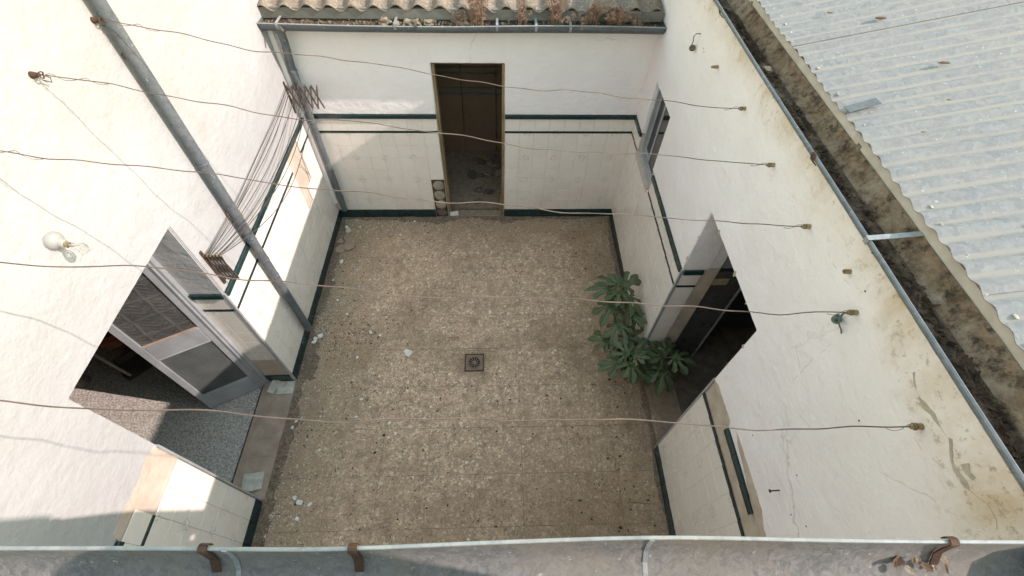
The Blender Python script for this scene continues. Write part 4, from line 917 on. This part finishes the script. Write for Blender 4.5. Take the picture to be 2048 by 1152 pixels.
# ------------------------------------------------------------------ five clothes wires across the court, hooks and wall pegs
LH = [(2.511, 3.213), (1.993, 3.208), (1.495, 3.205), (1.000, 3.205), (0.515, 3.20)]
RP = [(2.414, 2.799), (1.912, 2.786), (1.453, 2.797), (0.975, 2.796), (0.506, 2.803)]
WL = ['farthest of five bare wires stretched across the court', 'second farthest bare wire stretched across the court', 'middle one of five bare wires across the court', 'second nearest bare wire stretched across the court', 'nearest of the five bare wires stretched across the court']
rw = random.Random(3)
for i in range(5):
    a = Vector(FL(LH[i][0], LH[i][1], 0.07)); b = Vector(FR(RP[i][0], RP[i][1], 0.042)); pts = []; n = 90
    ph = [rw.uniform(0, 6) for _ in range(6)]; sg_ = (0.05, 0.06, 0.05, 0.06, 0.05)[i]
    for k in range(n + 1):
        t = k / n; p = a.lerp(b, t); p.z -= sg_ * 4 * t * (1 - t); e = min(1, t * 12, (1 - t) * 12)
        p.z += e * (0.009 * math.sin(t * 17 + ph[0]) + 0.005 * math.sin(t * 41 + ph[1]) + 0.0022 * math.sin(t * 97 + ph[4])); p.y += e * (0.010 * math.sin(t * 14 + ph[2]) + 0.006 * math.sin(t * 33 + ph[3]) + 0.0022 * math.sin(t * 83 + ph[5])); pts.append(p)
    w_ = thing('clothes_wire', a, WL[i], 'wire', 'bare wires across the court')
    MB().tube(pts, 0.0023, 5).build('strand', 'wire', w_)
    # twisted tails at both ends
    for end, s_ in ((pts, 1), (pts[::-1], -1)):
        tw = []; m = 14 if s_ == 1 else 6
        for k in range(m):
            q = end[min(k // 2, len(end) - 1)].lerp(end[min(k // 2 + 1, len(end) - 1)], (k % 2) / 2); an = k * 0.9; r_ = 0.007 + 0.006 * math.sin(k * .5) ** 2; tw.append(q + Vector((0, math.cos(an) * r_, math.sin(an) * r_)))
        MB().tube(tw, 0.0012, 4).build('twisted_tail', 'wire', w_)
    # hook on the left wall
    h = thing('wall_hook', FL(LH[i][0], LH[i][1], 0), ['rusty ring hook behind the left downpipe holding the farthest wire', 'rusty ring hook on left wall holding the second farthest wire', 'rusty hook beyond the left edge holding the middle wire', 'rusty hook beyond the left edge holding the second nearest wire', 'rusty hook beyond the left edge holding the nearest wire'][i], 'hook', 'hooks on the left wall')
    s, z = LH[i]; m_ = MB(); m_.lathe(FL(s, z, 0.008), (1, 0, 0), [(0, .016), (.012, .014), (.03, .010), (.04, .007)], 9); m_.build('plug', 'rust', h)
    MB().tube([FL(s + 0.013 * math.cos(k * PI / 6), z + 0.013 * math.sin(k * PI / 6), 0.055 + 0.004 * math.sin(k)) for k in range(13)], 0.0028, 6).build('ring', 'rust', h)
    MB().tube([FL(s + 0.002, z + 0.01, 0.03), FL(s + 0.035, z - 0.03, 0.05), FL(s + 0.03, z - 0.05, 0.045), FL(s + 0.01, z - 0.03, 0.035)], 0.003, 5).build('wire_loop', 'iron', h)
    # peg on the right wall
    g_ = thing('wall_peg', FR(RP[i][0], RP[i][1], 0), ['ochre peg on the right wall holding the farthest wire', 'ochre peg on the right wall holding the second farthest wire', 'ochre peg on the right wall holding the middle wire', 'ochre peg above the larger round pulley on the right wall', 'stained ochre peg on right wall holding the nearest wire'][i], 'peg', 'pegs on the right wall')
    s, z = RP[i]; m_ = MB(); m_.lathe(FR(s, z, 0.008), (-1, 0, 0), [(0, .012), (.02, .0105), (.042, .009), (.045, .006)], 8); m_.build('stub', 'peg', g_)
    MB().tube([FR(s + 0.0115 * math.cos(k * PI / 4), z + 0.0115 * math.sin(k * PI / 4), 0.030 + 0.0014 * k) for k in range(12)], 0.0018, 5).build('wire_wrap', 'wire', g_)
for (s, z, lab) in ((2.950, 2.768, 'empty ochre peg below the small hanging pulley on right wall'), (1.131, 2.865, 'broken ochre peg stump under the right gutter')):
    m_ = MB(); m_.lathe(FR(s, z, 0.008), (-1, 0, 0), [(0, .011), (.03, .010), (.050 if s > 2 else .02, .008)], 8); m_.build('wall_peg', 'peg', None, label=lab, category='peg', group='pegs on the right wall')
m_ = MB(); m_.tube([FR(0.52, 1.83, 0.01), FR(0.518, 1.828, 0.06)], 0.004, 6); m_.lathe(FR(0.518, 1.828, 0.06), (-1, 0, 0), [(0, .009), (.003, .009)], 8); m_.build('nail', 'rust', None, label='single rusty nail low on the right wall', category='nail')
# small pulleys hanging on the right wall
for (s, z, hs, hz, lab, mt_) in ((3.42, 2.665, 3.41, 2.772, 'small dark pulley hanging from a hook near the back corner', 'iron'), (1.0, 2.712, 0.98, 2.79, 'round greenish pulley hanging below a peg on the right wall', 'green_disc')):
    p_ = thing('pulley', FR(s, z, 0.04), lab, 'pulley'); k_ = 0.85 if s > 2 else 0.72
    m_ = MB(); m_.lathe(FR(s, z, 0.03), (-0.75, -0.5, 0.35), [(0, .020 * k_), (.004, .026 * k_), (.008, .018 * k_), (.016, .018 * k_), (.020, .026 * k_), (.024, .020 * k_)], 16); m_.build('wheel', mt_, p_)
    m_ = MB(); m_.lathe(FR(s, z, 0.028), (-0.75, -0.5, 0.35), [(0, .006), (.032, .006)], 8); m_.build('axle', 'rust', p_)
    MB().tube([FR(hs, hz, 0.012), FR(hs, hz, 0.045), FR(hs + 0.004, hz - 0.02, 0.055), FR((s + hs) / 2 - 0.008, (z + hz) / 2, 0.05), FR(s + 0.004, z + 0.03, 0.045), FR(s, z + 0.022, 0.05)], 0.0035, 6).build('hook', 'iron', p_)
MB().tube([FR(0.985, 2.775, 0.05), FR(0.972, 2.74, 0.055), FR(0.965, 2.715, 0.04), FR(0.957, 2.69, 0.02), FR(0.95, 2.675, 0.014)], 0.003, 6).build('cable_end', 'green_disc', None, label='thin cable end entering the wall below the greenish pulley', category='cable')

# bare bulb on the left wall
lb = thing('wall_lamp', FL(1.469, 2.715, 0), 'bare clear bulb in a round cream porcelain holder on the left wall', 'lamp')
ax = Vector((0.096, -0.017, -0.028)).normalized(); o_ = Vector(FL(1.469, 2.715, 0.010))
m_ = MB(); m_.lathe(o_, ax, [(0, .042), (.010, .044), (.026, .040), (.038, .031), (.043, .022), (.060, .019), (.062, .016)], 24); m_.smooth = True; m_.build('holder', 'ceramic', lb)
m_ = MB(); m_.lathe(o_ + ax * .060, ax, [(0, .014), (.004, .0145), (.008, .0135), (.012, .0145), (.018, .0135)], 14); m_.build('socket', 'brass', lb)
m_ = MB(); m_.lathe(o_ + ax * .076, ax, [(0, .0135), (.012, .015), (.026, .019), (.040, .025), (.052, .027), (.064, .025), (.074, .018), (.079, .009), (.0805, .0005)], 22); m_.smooth = True; bl = m_.build('bulb', 'bulb', lb)
u_ = ax.orthogonal().normalized()
m_ = MB(); m_.tube([o_ + ax * .076, o_ + ax * .10], [.006, .004], 7); m_.tube([o_ + ax * .10, o_ + ax * .125 + u_ * .012, o_ + ax * .128, o_ + ax * .125 - u_ * .012, o_ + ax * .10], .0009, 4); m_.build('filament_stem', 'ceramic', bl)

# ------------------------------------------------------------------ floor drain
dr = thing('floor_drain', (DRX, DRY, 0), 'square rusty floor drain with round slotted grate', 'drain')
m_ = MB(); a = 0.100
for (x0, y0, x1, y1) in ((-a, -a, a, -a + .012), (-a, a - .012, a, a), (-a, -a + .0122, -a + .012, a - .0122), (a - .012, -a + .0122, a, a - .0122)): m_.box((DRX + x0, DRY + y0, 0.0), (DRX + x1, DRY + y1, 0.007))
m_.build('rim_frame', 'rust', dr)
m_ = MB(); seg = 32; ro, ri = 0.072, 0.0
vs = [(DRX + 0.073 * math.cos(2 * PI * k / seg), DRY + 0.073 * math.sin(2 * PI * k / seg), 0.0045) for k in range(seg)]
sq = []
for k in range(seg):
    c_, s_ = math.cos(2 * PI * k / seg), math.sin(2 * PI * k / seg); f_ = 0.088 / max(abs(c_), abs(s_)); sq.append((DRX + f_ * c_, DRY + f_ * s_, 0.0045))
m_.add(vs + sq, [(k, (k + 1) % seg, seg + (k + 1) % seg, seg + k) for k in range(seg)]); m_.build('frame_plate', 'cast', dr)
m_ = MB(); m_.lathe((DRX, DRY, 0.0005), (0, 0, 1), [(0, .070), (.001, .070)], 28); m_.build('sump', 'void', dr)  # flat black disc painted as the shaded drop below the grate
m_ = MB(); m_.tube([(DRX + .066 * math.cos(2 * PI * k / 28), DRY + .066 * math.sin(2 * PI * k / 28), 0.005) for k in range(29)], 0.005, 6); m_.build('grate_ring', 'cast', dr)
m_ = MB(); m_.lathe((DRX, DRY, 0.0022), (0, 0, 1), [(0, .020), (.004, .018)], 14); m_.build('grate_hub', 'cast', dr)
for k in range(12):
    t = 2 * PI * k / 12; m_ = MB(); m_.tube([(DRX + .016 * math.cos(t), DRY + .016 * math.sin(t), .0045), (DRX + .065 * math.cos(t), DRY + .065 * math.sin(t), .0045)], [.003, .0052], 5); m_.build('grate_bar', 'cast', dr)

# ------------------------------------------------------------------ fig plant
def fig_leaf(seed):
    r_ = random.Random(seed); m_ = MB(); lobes = [(-2.05, .46), (-1.35, .72), (-.66, .92), (0, 1.0), (.66, .92), (1.35, .72), (2.05, .46)]
    for a, L in lobes:
        a += r_.uniform(-.1, .1); L *= r_.uniform(.88, 1.12) * 0.185; ca, sa = math.cos(a), math.sin(a); n = 9; rows = []
        bend = r_.uniform(-.15, .15)
        for i in range(n + 1):
            t = i / n; w = (0.17 + 0.10 * t) * math.sqrt(max(0.0, 1 - t ** 9)) if t > 0.45 else 0.17 + 0.02 * math.sin(t * 7)
            w = (0.20 - 0.29 * t) if t < 0.40 else (0.084 + 0.098 * math.sin((t - .40) / .60 * 2.4))
            if t > 0.93: w *= math.sqrt(max(0.0, 1 - ((t - .93) / .07) ** 2)) * .8 + .1
            w *= L * (1 + 0.22 * math.sin(t * 13 + a * 3))
            x = t * L; y0 = bend * t * t * L
            z = -1.6 * x * x - 0.02 * t; zz = lambda e: z + 0.22 * w
            def tr(px, py, pz): return (px * ca - py * sa, px * sa + py * ca, pz)
            rows.append((tr(x, y0 - w, zz(1)), tr(x, y0 - 0.0026 * (1.15 - t), z), tr(x, y0 + 0.0026 * (1.15 - t), z), tr(x, y0 + w, zz(1))))
        o = len(m_.v); m_.v += [p for r in rows for p in r]
        for i in range(n):
            b = o + i * 4
            for k in range(3): m_.f.append((b + k, b + k + 1, b + k + 5, b + k + 4)); m_.mi.append(1 if k == 1 else 0)
    return m_.mesh('fig_leaf', ['fig', 'vein'])
FIGM = [fig_leaf(s) for s in range(5)]
fg = thing('fig_plant', (1.42, 2.30, 0), 'young dark green fig plant growing from the foot of the right wall', 'fig plant')
base = Vector((1.40, 2.30, 0.0))
ros = [((1.26, 2.00, 0.44), 7, 1.10, 0.30), ((1.62, 2.05, 0.40), 6, 1.05, 0.35), ((1.22, 2.66, 0.66), 7, 1.10, 0.45), ((1.26, 2.45, 0.52), 5, 1.05, 0.6), ((1.20, 2.24, 0.36), 4, 0.95, 0.7)]
for k, (tip, nl, sc, tilt) in enumerate(ros):
    tip = Vector(tip); mid = base.lerp(tip, .5) + Vector((0, 0, -.04)); pts = []
    for i in range(9):
        t = i / 8; pts.append(base * (1 - t) ** 2 + mid * 2 * t * (1 - t) + tip * t * t)
    MB().tube(pts, [0.012 - 0.007 * i / 8 for i in range(9)], 7).build('stem', 'stem', fg)
    for j in range(nl):
        az = 2.39996 * j + k * 1.1 + R_.uniform(-.2, .2); ring = j / max(1, nl - 1); el = 1.25 - 1.25 * ring - R_.uniform(0, .2); pl = 0.05 + 0.09 * ring
        st_ = tip + Vector((0, 0, -0.05 * ring - 0.015 * j / 2)); dv = Vector((math.cos(az) * math.cos(el * .8), math.sin(az) * math.cos(el * .8), math.sin(el * .8)))
        e_ = st_ + dv * pl; e_.z += .01
        if FR(e_.y, e_.z)[0] - e_.x < 0.015 and e_.y > 2.26: e_.x = FR(e_.y, e_.z)[0] - 0.03
        MB().tube([st_, st_.lerp(e_, .5) + Vector((0, 0, .008)), e_], 0.0028, 5).build('leaf_stalk', 'vein', fg)
        s_ = sc * (0.55 + 0.55 * min(1, ring * 1.6 + .15)) * R_.uniform(.9, 1.1)
        inst('leaf', FIGM[(j + k) % 5], e_, fg, (R_.uniform(-.3, .3), -el * 0.55 + 0.25 * tilt + R_.uniform(-.15, .15), az), (s_, s_, s_))

# ------------------------------------------------------------------ dry plants in the back gutter
def dry_plant(x, label, n, h, spread, fluff, seed, lean=0.0, out=0.0, arch=False):
    r_ = random.Random(seed); t = thing('dry_plant', FB(x, 2.455, 0.12), label, 'dry plant', 'dry plants in the back gutter'); sm = MB(); fm = MB(); heads = []
    for i in range(n):
        bx_ = x + r_.uniform(-spread, spread) * .7; d = r_.uniform(.07, .19); hh = h * r_.uniform(.55, 1.1); lx = lean * hh + r_.gauss(0, spread * .5); ly = out * hh * r_.uniform(.6, 1.2) + r_.gauss(0, .02); pts = []
        for k in range(6):
            q = k / 5; dz = hh * (q if not arch else math.sin(q * 1.9) * .6); pts.append(FB(bx_ + lx * q * q, 2.45 + dz, d + ly * q * (q if not arch else 1.3)))
        sm.tube(pts, [0.0022 - 0.0012 * k / 5 for k in range(6)], 3); heads.append(pts[-1])
        for k in (2, 3, 4):
            if r_.random() < .5: heads.append(tuple(Vector(pts[k]) + Vector((r_.gauss(0, .012), r_.gauss(0, .012), r_.gauss(0, .01)))))
    for hx, hy, hz in heads:
        for k in range(fluff):
            a = r_.uniform(0, 2 * PI); b = r_.uniform(-.4, 1.4); rad = r_.uniform(.003, .024); c_ = Vector((hx + rad * math.cos(a) * math.cos(b), hy + rad * math.sin(a) * math.cos(b), hz + rad * math.sin(b) * .7)); s_ = r_.uniform(.002, .0052)
            v1 = Vector((r_.gauss(0, 1), r_.gauss(0, 1), r_.gauss(0, 1))).normalized() * s_; v2 = Vector((r_.gauss(0, 1), r_.gauss(0, 1), r_.gauss(0, 1))).normalized() * s_
            fm.add([c_ - v1, c_ + v2, c_ + v1, c_ - v2], [(0, 1, 2, 3)])
            if k % 5 == 0: sm.tube([(hx, hy, hz - .008), c_], .0007, 3, False)
    sm.build('stems', 'straw2', t, kind='stuff'); fm.build('flower_heads', 'straw', t, kind='stuff')
dry_plant(-0.16, 'bushy pinkish dry plant left of the white gutter strap', 40, 0.27, 0.085, 34, 1, out=.15)
dry_plant(0.24, 'sparse dry stalks just right of the white gutter strap', 26, 0.25, 0.05, 14, 2)
dry_plant(0.54, 'upright dry plant in the middle of the back gutter right half', 36, 0.29, 0.07, 30, 3, out=.1)
dry_plant(0.84, 'dry plant with drooping flower heads over the back gutter edge', 34, 0.25, 0.085, 34, 4, lean=.1, out=.4)
dry_plant(1.04, 'dense dry brown clump spilling over the back gutter rim', 40, 0.20, 0.08, 36, 5, out=.85)
dry_plant(0.70, 'thin dry sprays hanging below the back gutter', 6, 0.30, 0.10, 22, 6, lean=-.15, out=1.0, arch=True)
dry_plant(-0.30, 'low pale dry tuft near the clods in the back gutter', 20, 0.09, 0.06, 10, 7)
dry_plant(1.24, 'small dry tuft at the right end of the back gutter', 14, 0.12, 0.06, 14, 8, out=.3)

# ------------------------------------------------------------------ things lying about
def flake(name, x, y, r, mat, z=0.0, th=0.004, seed=0, tilt=0.06, **tags):
    rr2 = random.Random(seed); n = rr2.randint(5, 7) if 'shard' in name or 'slab' in name else rr2.randint(6, 9); a0 = rr2.uniform(0, 6); pts = []
    el = rr2.uniform(.55, 1.0)
    for k in range(n):
        a = a0 + 2 * PI * k / n; q = r * rr2.uniform(.55, 1.15); pts.append((q * math.cos(a), q * math.sin(a) * el))
    tx, ty = rr2.uniform(-tilt, tilt), rr2.uniform(-tilt, tilt); rot = rr2.uniform(0, PI); c_, s_ = math.cos(rot), math.sin(rot); m_ = MB(); vs = []
    for zz in (0.0, th):
        for p, q in pts: X, Y = p * c_ - q * s_, p * s_ + q * c_; vs.append((x + X, y + Y, z + zz + 0.002 + abs(tx) * r + abs(ty) * r + tx * X + ty * Y))
    m_.add(vs, [tuple(range(n))[::-1], tuple(range(n, 2 * n))] + [(k, (k + 1) % n, n + (k + 1) % n, n + k) for k in range(n)])
    return m_.build(name, mat, None, **tags)
def flake_place(x, y):
    if y > 3.5: return 'near the far left corner of the floor'
    if x > 0.8: return 'on the floor beside the fig plant'
    if y < 1.2: return 'on the near left part of the floor'
    if x < -1.8 and y < 2.0: return 'on the floor just outside the left door sill'
    if x < -1.6: return 'on the floor along the foot of the left wall'
    return 'on the floor between the drain and the left wall'
FLK = [(-0.95, 2.34, 18), (-0.08, 2.85, 8), (-1.91, 2.56, 10), (-1.96, 2.49, 9), (-1.88, 3.6, 10), (-1.47, 2.29, 7), (-1.04, 1.59, 7), (-1.35, 1.83, 6), (-1.95, 2.53, 8), (-1.68, 2.84, 6), (-1.38, 2.6, 8), (-1.37, 1.65, 6), (-1.8, 3.87, 7), (-1.27, 2.56, 5), (-1.23, 4.04, 5), (-1.82, 3.03, 5), (-1.72, 0.9, 9), (-1.63, 0.88, 7), (-1.71, 0.77, 6), (-0.26, 0.58, 5), (-1.93, 1.62, 6), (-1.95, 1.56, 6), (-1.93, 4.18, 9), (-1.76, 4.18, 6), (-1.5, 3.32, 5), (1.04, 2.73, 5), (1.13, 2.41, 4), (-0.57, 1.06, 4), (-1.65, 1.34, 5), (-1.77, 0.94, 8), (-1.07, 4.28, 5), (-1.93, 3.32, 5)]
for i, (x, y, r) in enumerate(FLK):
    if i == 0: flake('plaster_flake', x, y, 0.050, 'flake', seed=41, tilt=.03, label='largest white plaster flake on the floor left of the drain', category='plaster flake', group='plaster flakes on the floor')
    elif i == 1: flake('plaster_flake', x, y, 0.028, 'flake', seed=42, label='lone white plaster flake in mid floor beyond the drain', category='plaster flake', group='plaster flakes on the floor')
    else: flake('plaster_flake', x, y, r * 0.0034, 'flake', seed=50 + i, label='small white plaster flake ' + flake_place(x, y), category='plaster flake', group='plaster flakes on the floor')
DKS = [(-1.29, 1.82), (-1.08, 1.47), (-1.14, 1.31), (-0.7, 1.32), (-0.18, 0.72), (-1.2, 4.28), (-0.93, 4.2), (-0.32, 4.0), (-1.71, 2.7), (-1.9, 2.05), (1.14, 2.0), (1.2, 1.97), (1.09, 0.62), (1.03, 0.64), (1.31, 0.85), (0.71, 1.51), (0.71, 0.86), (0.59, 4.28), (0.57, 3.77), (1.12, 3.87), (1.15, 3.83), (0.27, 1.9), (0.49, 1.84), (-1.26, 3.12), (1.37, 4.22), (0.12, 1.8), (0.71, 3.73)]
for i, (x, y) in enumerate(DKS):
    MB().lump((x, y, 0.006), R_.uniform(.007, .017), R_.uniform(.006, .013), R_.uniform(.004, .008), i, .5, 1).build('dirt_crumb', 'grit_d' if i % 3 else 'bag', None, label='small dark crumb on the ' + ('far' if y > 3.0 else 'near') + (' left' if x < -0.3 else ' right') + ' part of the terrazzo floor', category='crumb', group='dark crumbs on the floor')
for i, (x, y, r, lab) in enumerate(((-1.83, 3.86, 0.115, 'large broken brown tile shard by the left wall'), (-1.93, 3.80, 0.085, 'middle-sized brown tile shard beside the large one'), (-1.97, 3.93, 0.065, 'small brown tile shard against the left skirting'), (-1.36, 4.05, 0.06, 'lone brown tile shard near the back wall'), (-1.90, 4.12, 0.05, 'greyish shard in the far left corner'))):
    flake('tile_shard', x, y, r, 'shard' if i != 4 else 'loose', th=0.010, seed=90 + i, tilt=.08, label=lab, category='tile shard', group='broken tile shards')
def loose_tile(x, y, z, rot, w, h, lab, tilt=(0, 0), t=0.007, mat='loose'):
    m_ = MB(); m_.bbox((-w / 2, -h / 2, 0), (w / 2, h / 2, t), 0.001); me = m_.mesh('loose_tile', mat)
    inst('loose_tile', me, (x, y, z), None, (tilt[0], tilt[1], rot), label=lab, category='tile', group='loose wall tiles')
loose_tile(-2.11, 1.955, 0.026, 0.05, 0.16, 0.13, 'dusty square tile lying on the far end of left door sill', (0.03, 0))
loose_tile(-2.225, 1.975, 0.033, -0.25, 0.075, 0.15, 'narrow broken tile leaning on another at the far sill end', (0.1, 0.15))
loose_tile(-2.16, 1.07, 0.026, 0.12, 0.17, 0.15, 'lowest of the tiles stacked on the near end of left sill')
loose_tile(-2.15, 1.055, 0.035, 0.25, 0.13, 0.13, 'middle tile of the small stack on the near sill end')
loose_tile(-2.165, 1.045, 0.044, 0.02, 0.09, 0.115, 'topmost small tile of the stack on the near sill end')
loose_tile(-0.56, 4.395, 0.0, 0.15, 0.11, 0.11, 'white tile leaning against the left jamb of the back doorway', (1.25, 0.0), mat='flake')
# rubble inside the back doorway
for i in range(26):
    x, y = R_.uniform(-0.55, 0.95) if i > 12 else R_.uniform(-0.4, 0.05), R_.uniform(4.55, 5.6); s_ = R_.uniform(.03, .075)
    if i % 2: flake('rubble_slab', x, y, s_ * 1.5, 'rock_dark' if i % 4 == 1 else 'shard', th=R_.uniform(.012, .03), seed=200 + i, tilt=.35, label='broken slab in the rubble on the dark back room floor', category='rubble', group='rubble in the back room')
    else: MB().lump((x, y, s_ * .25), s_, s_ * .8, s_ * .6, i, .4, 1).build('rubble_lump', 'rock_dark', None, label='lump of rubble on the dark back room floor', category='rubble', group='rubble in the back room')
# scattered fine debris nobody could count
def grit(name, n, mat, dens, smin, smax, seed, label):
    r_ = random.Random(seed); m_ = MB(); k = 0
    while k < n:
        x, y = r_.uniform(-2.03, 1.48), r_.uniform(0.35, 4.34)
        if r_.random() > dens(x, y): continue
        k += 1; s_ = r_.uniform(smin, smax) * (1 if r_.random() < .9 else 1.8); a = r_.uniform(0, PI); c_, q_ = math.cos(a) * s_, math.sin(a) * s_; e = r_.uniform(.5, 1); hh = s_ * r_.uniform(.3, .9)
        m_.add([(x + c_, y + q_, .0), (x - q_ * e, y + c_ * e, .0), (x - c_, y - q_, .0), (x + q_ * e, y - c_ * e, .0), (x + c_ * .3, y + q_ * .2, hh), (x - c_ * .4, y - q_ * .3, hh * .8)], [(0, 1, 4), (1, 5, 4), (1, 2, 5), (2, 3, 5), (3, 4, 5), (3, 0, 4)])
    o = m_.build(name, mat, None); o['kind'] = 'stuff'; o['label'] = label; o['category'] = 'grit'
def nz(x, y, f, s): return mnoise.noise(Vector((x * f, y * f, s))) * .5 + .5
edge = lambda x, y: min(1.0, 0.05 + 0.95 * math.exp(-(x + 2.03) / 0.28) + 0.9 * math.exp(-(4.36 - y) / 0.15) * (1.3 if x < 0.2 else .6) + 0.25 * math.exp(-(x + 2.03) / .8))
grit('plaster_grit', 5600, 'grit_w', lambda x, y: edge(x, y) * nz(x, y, 3, 1) * 1.2, .0025, .0075, 1, 'fine white plaster crumbs along the floor edges')
grit('earth_grit', 7000, 'grit_t', lambda x, y: edge(x, y) * nz(x, y, 3, 5) * 1.2, .003, .009, 2, 'tan earthy crumbs along the floor edges')
grit('dark_grit', 3800, 'grit_d', lambda x, y: min(1, .10 + edge(x, y) * .7 + .8 * math.exp(-((x + 1.6) ** 2 + (y - 2.5) ** 2) / .10) + (.4 if x > .9 else 0) * nz(x, y, 2, 3)) * nz(x, y, 4, 9), .0025, .008, 3, 'fine dark crumbs scattered over the floor')
def edge_dirt(name, p0, p1, nrm, wid, seed, label):
    p0, p1, nrm = Vector(p0), Vector(p1), Vector(nrm); L = (p1 - p0).length; n = int(L / 0.02); m_ = MB()
    def g(u, v):
        q = p0.lerp(p1, u); a = u * L; w = wid * (0.25 + 0.95 * max(0.0, mnoise.noise(Vector((a * 2.1, seed, 0))) + .45)) * (0.8 + .35 * mnoise.noise(Vector((a * 11, seed, 3))))
        h = 0.016 * (1 - v) ** 1.4 * (0.5 + max(0, mnoise.noise(Vector((a * 4, seed, 9)))) * 1.6) + 0.004 * mnoise.noise(Vector((a * 40, v * 9, seed))) * (1 - v)
        e = q + nrm * (w * v + 0.01 * mnoise.noise(Vector((a * 30, v * 5, seed + 1))) * v); return (e.x, e.y, max(h, 0.0) + 0.0012 - 0.004 * v ** 3)
    m_.grid(g, n, 7); m_.smooth = True; o = m_.build(name, 'edge_dirt'); o['kind'] = 'stuff'; o['label'] = label; o['category'] = 'dirt'
kd = NT('speckled_swept_dirt'); pk = kd.pos()
ck = kd.mix(kd.rng(kd.noise(pk, 30, 8, 0.72), 0.38, 0.62), (0.12, 0.085, 0.058), (0.28, 0.20, 0.14))
ck = kd.mix(kd.rng(kd.noise(pk, 190, 3, 0.7), 0.60, 0.66), ck, (0.66, 0.59, 0.49)); ck = kd.mix(kd.math('MULTIPLY', kd.rng(kd.noise(kd.map(pk, loc=(3, 1, 0)), 150, 3, 0.7), 0.57, 0.64), 0.8), ck, (0.05, 0.036, 0.025))
M['edge_dirt'] = kd.done(ck, 0.97, normal=kd.bump(kd.noise(pk, 120, 5, 0.7), 1.0, 0.01), spec=0.15)
edge_dirt('swept_dirt', (XL + 0.006, 2.05, 0), (XL + 0.006, 4.36, 0), (1, 0, 0), 0.24, 1.3, 'dark speckled dirt swept along the foot of the left wall')
edge_dirt('swept_dirt', (XL + 0.006, 0.30, 0), (XL + 0.006, 2.04, 0), (1, 0, 0), 0.17, 5.7, 'dark speckled dirt along the left door sill')
edge_dirt('swept_dirt', (XL + 0.01, YB - 0.008, 0), (0.60, YB - 0.008, 0), (0, -1, 0), 0.17, 8.1, 'dark gritty dirt heaped along the foot of the back wall')
edge_dirt('swept_dirt', (0.60, YB - 0.008, 0), (XR - 0.01, YB - 0.008, 0), (0, -1, 0), 0.10, 3.9, 'thin gritty dirt right of the back doorway')
edge_dirt('swept_dirt', (XR - 0.045, 0.3, 0), (XR - 0.03, 4.3, 0), (-1, 0, 0), 0.10, 2.2, 'thin brown dirt along the foot of the right wall')
# twigs
for i, (x, y, a, L, lab) in enumerate(((0.99, 1.53, 1.75, .16, 'thin pale straw on the floor before the right doorway'), (1.22, 0.83, -.1, .20, 'curved dry twig on the floor by the near right wall'))):
    MB().tube([(x + L * (t - .5) * math.cos(a) + .02 * math.sin(t * 3), y + L * (t - .5) * math.sin(a), .006) for t in (0, .25, .5, .75, 1)], .0028, 5).build('twig', 'straw2', None, label=lab, category='twig')

# left room: dustpan with pole, pot, jar
dpn = thing('dustpan', (-3.6, 2.15, 0), 'long-handled dustpan lying on the floor of the left room', 'dustpan')
m_ = MB(); q0 = Vector((-3.68, 2.06, 0)); ux = Vector((.15, .16, 0)).normalized(); uy = Vector((-ux.y, ux.x, 0))
def dpos(u, v, z): p = q0 + ux * u + uy * v; return (p.x, p.y, z)
for (a, b) in (((0, 0, .004), (.30, .26, .012)), ((0, 0, .0125), (.012, .26, .09)), ((.288, 0, .0125), (.30, .26, .09)), ((.0125, .248, .0125), (.2875, .26, .10))):
    vs = [dpos(x, y, z) for z in (a[2], b[2]) for x, y in ((a[0], a[1]), (b[0], a[1]), (b[0], b[1]), (a[0], b[1]))]
    m_.add(vs, [(0, 3, 2, 1), (4, 5, 6, 7), (0, 1, 5, 4), (1, 2, 6, 5), (2, 3, 7, 6), (3, 0, 4, 7)])
m_.build('pan', 'pan', dpn); MB().tube([(-3.66, 2.10, 0.06), (-3.72, 2.11, 0.45), (-3.80, 2.13, 0.85)], 0.014, 9).build('pole', 'handle', dpn)
pt = thing('flower_pot', (-3.95, 2.52, 0), 'round terracotta pot in the shade of the left room', 'pot')
m_ = MB(); m_.lathe((-3.95, 2.52, 0), (0, 0, 1), [(0, .10), (.02, .12), (.14, .165), (.22, .16), (.25, .13), (.27, .135), (.285, .14), (.285, .12), (.20, .13)], 22); m_.smooth = True; m_.build('body', 'pot', pt)
MB().tube([(-3.95 + .165 * math.cos(k * PI / 12), 2.52 + .165 * math.sin(k * PI / 12), .15) for k in range(25)], .008, 5).build('band', 'shard', pt)
m_ = MB(); m_.lathe((-4.12, 2.06, 0), (0, 0, 1), [(0, .055), (.01, .06), (.12, .06), (.14, .035), (.18, .035), (.18, .025)], 16); m_.build('jar', 'pan', None, label='small dark jar at the back of the left room', category='jar')

# dry seed pods and scraps on the metal roof
for i, (x, s, L, a) in enumerate(((1.98, 2.45, .055, .25), (2.02, 1.98, .05, .1), (2.28, 1.60, .05, .2), (1.80, 2.6, .03, .3), (1.90, 1.72, .02, .1), (1.83, 1.02, .05, .1), (1.95, 0.86, .05, .15), (2.35, 2.6, .03, .3), (1.72, 1.55, .02, .3))):
    z = 3.178 + SL_R * (x - FR(s, 0)[0] - 0.055) + 0.017; m_ = MB()
    m_.lump((x, s, z), L * .55, L * .16, L * .10, i, .3, 2); m_.build('dry_scrap', 'bag', None, label='small brown dry scrap on the corrugated metal roof', category='leaf', group='dry scraps on the metal roof')
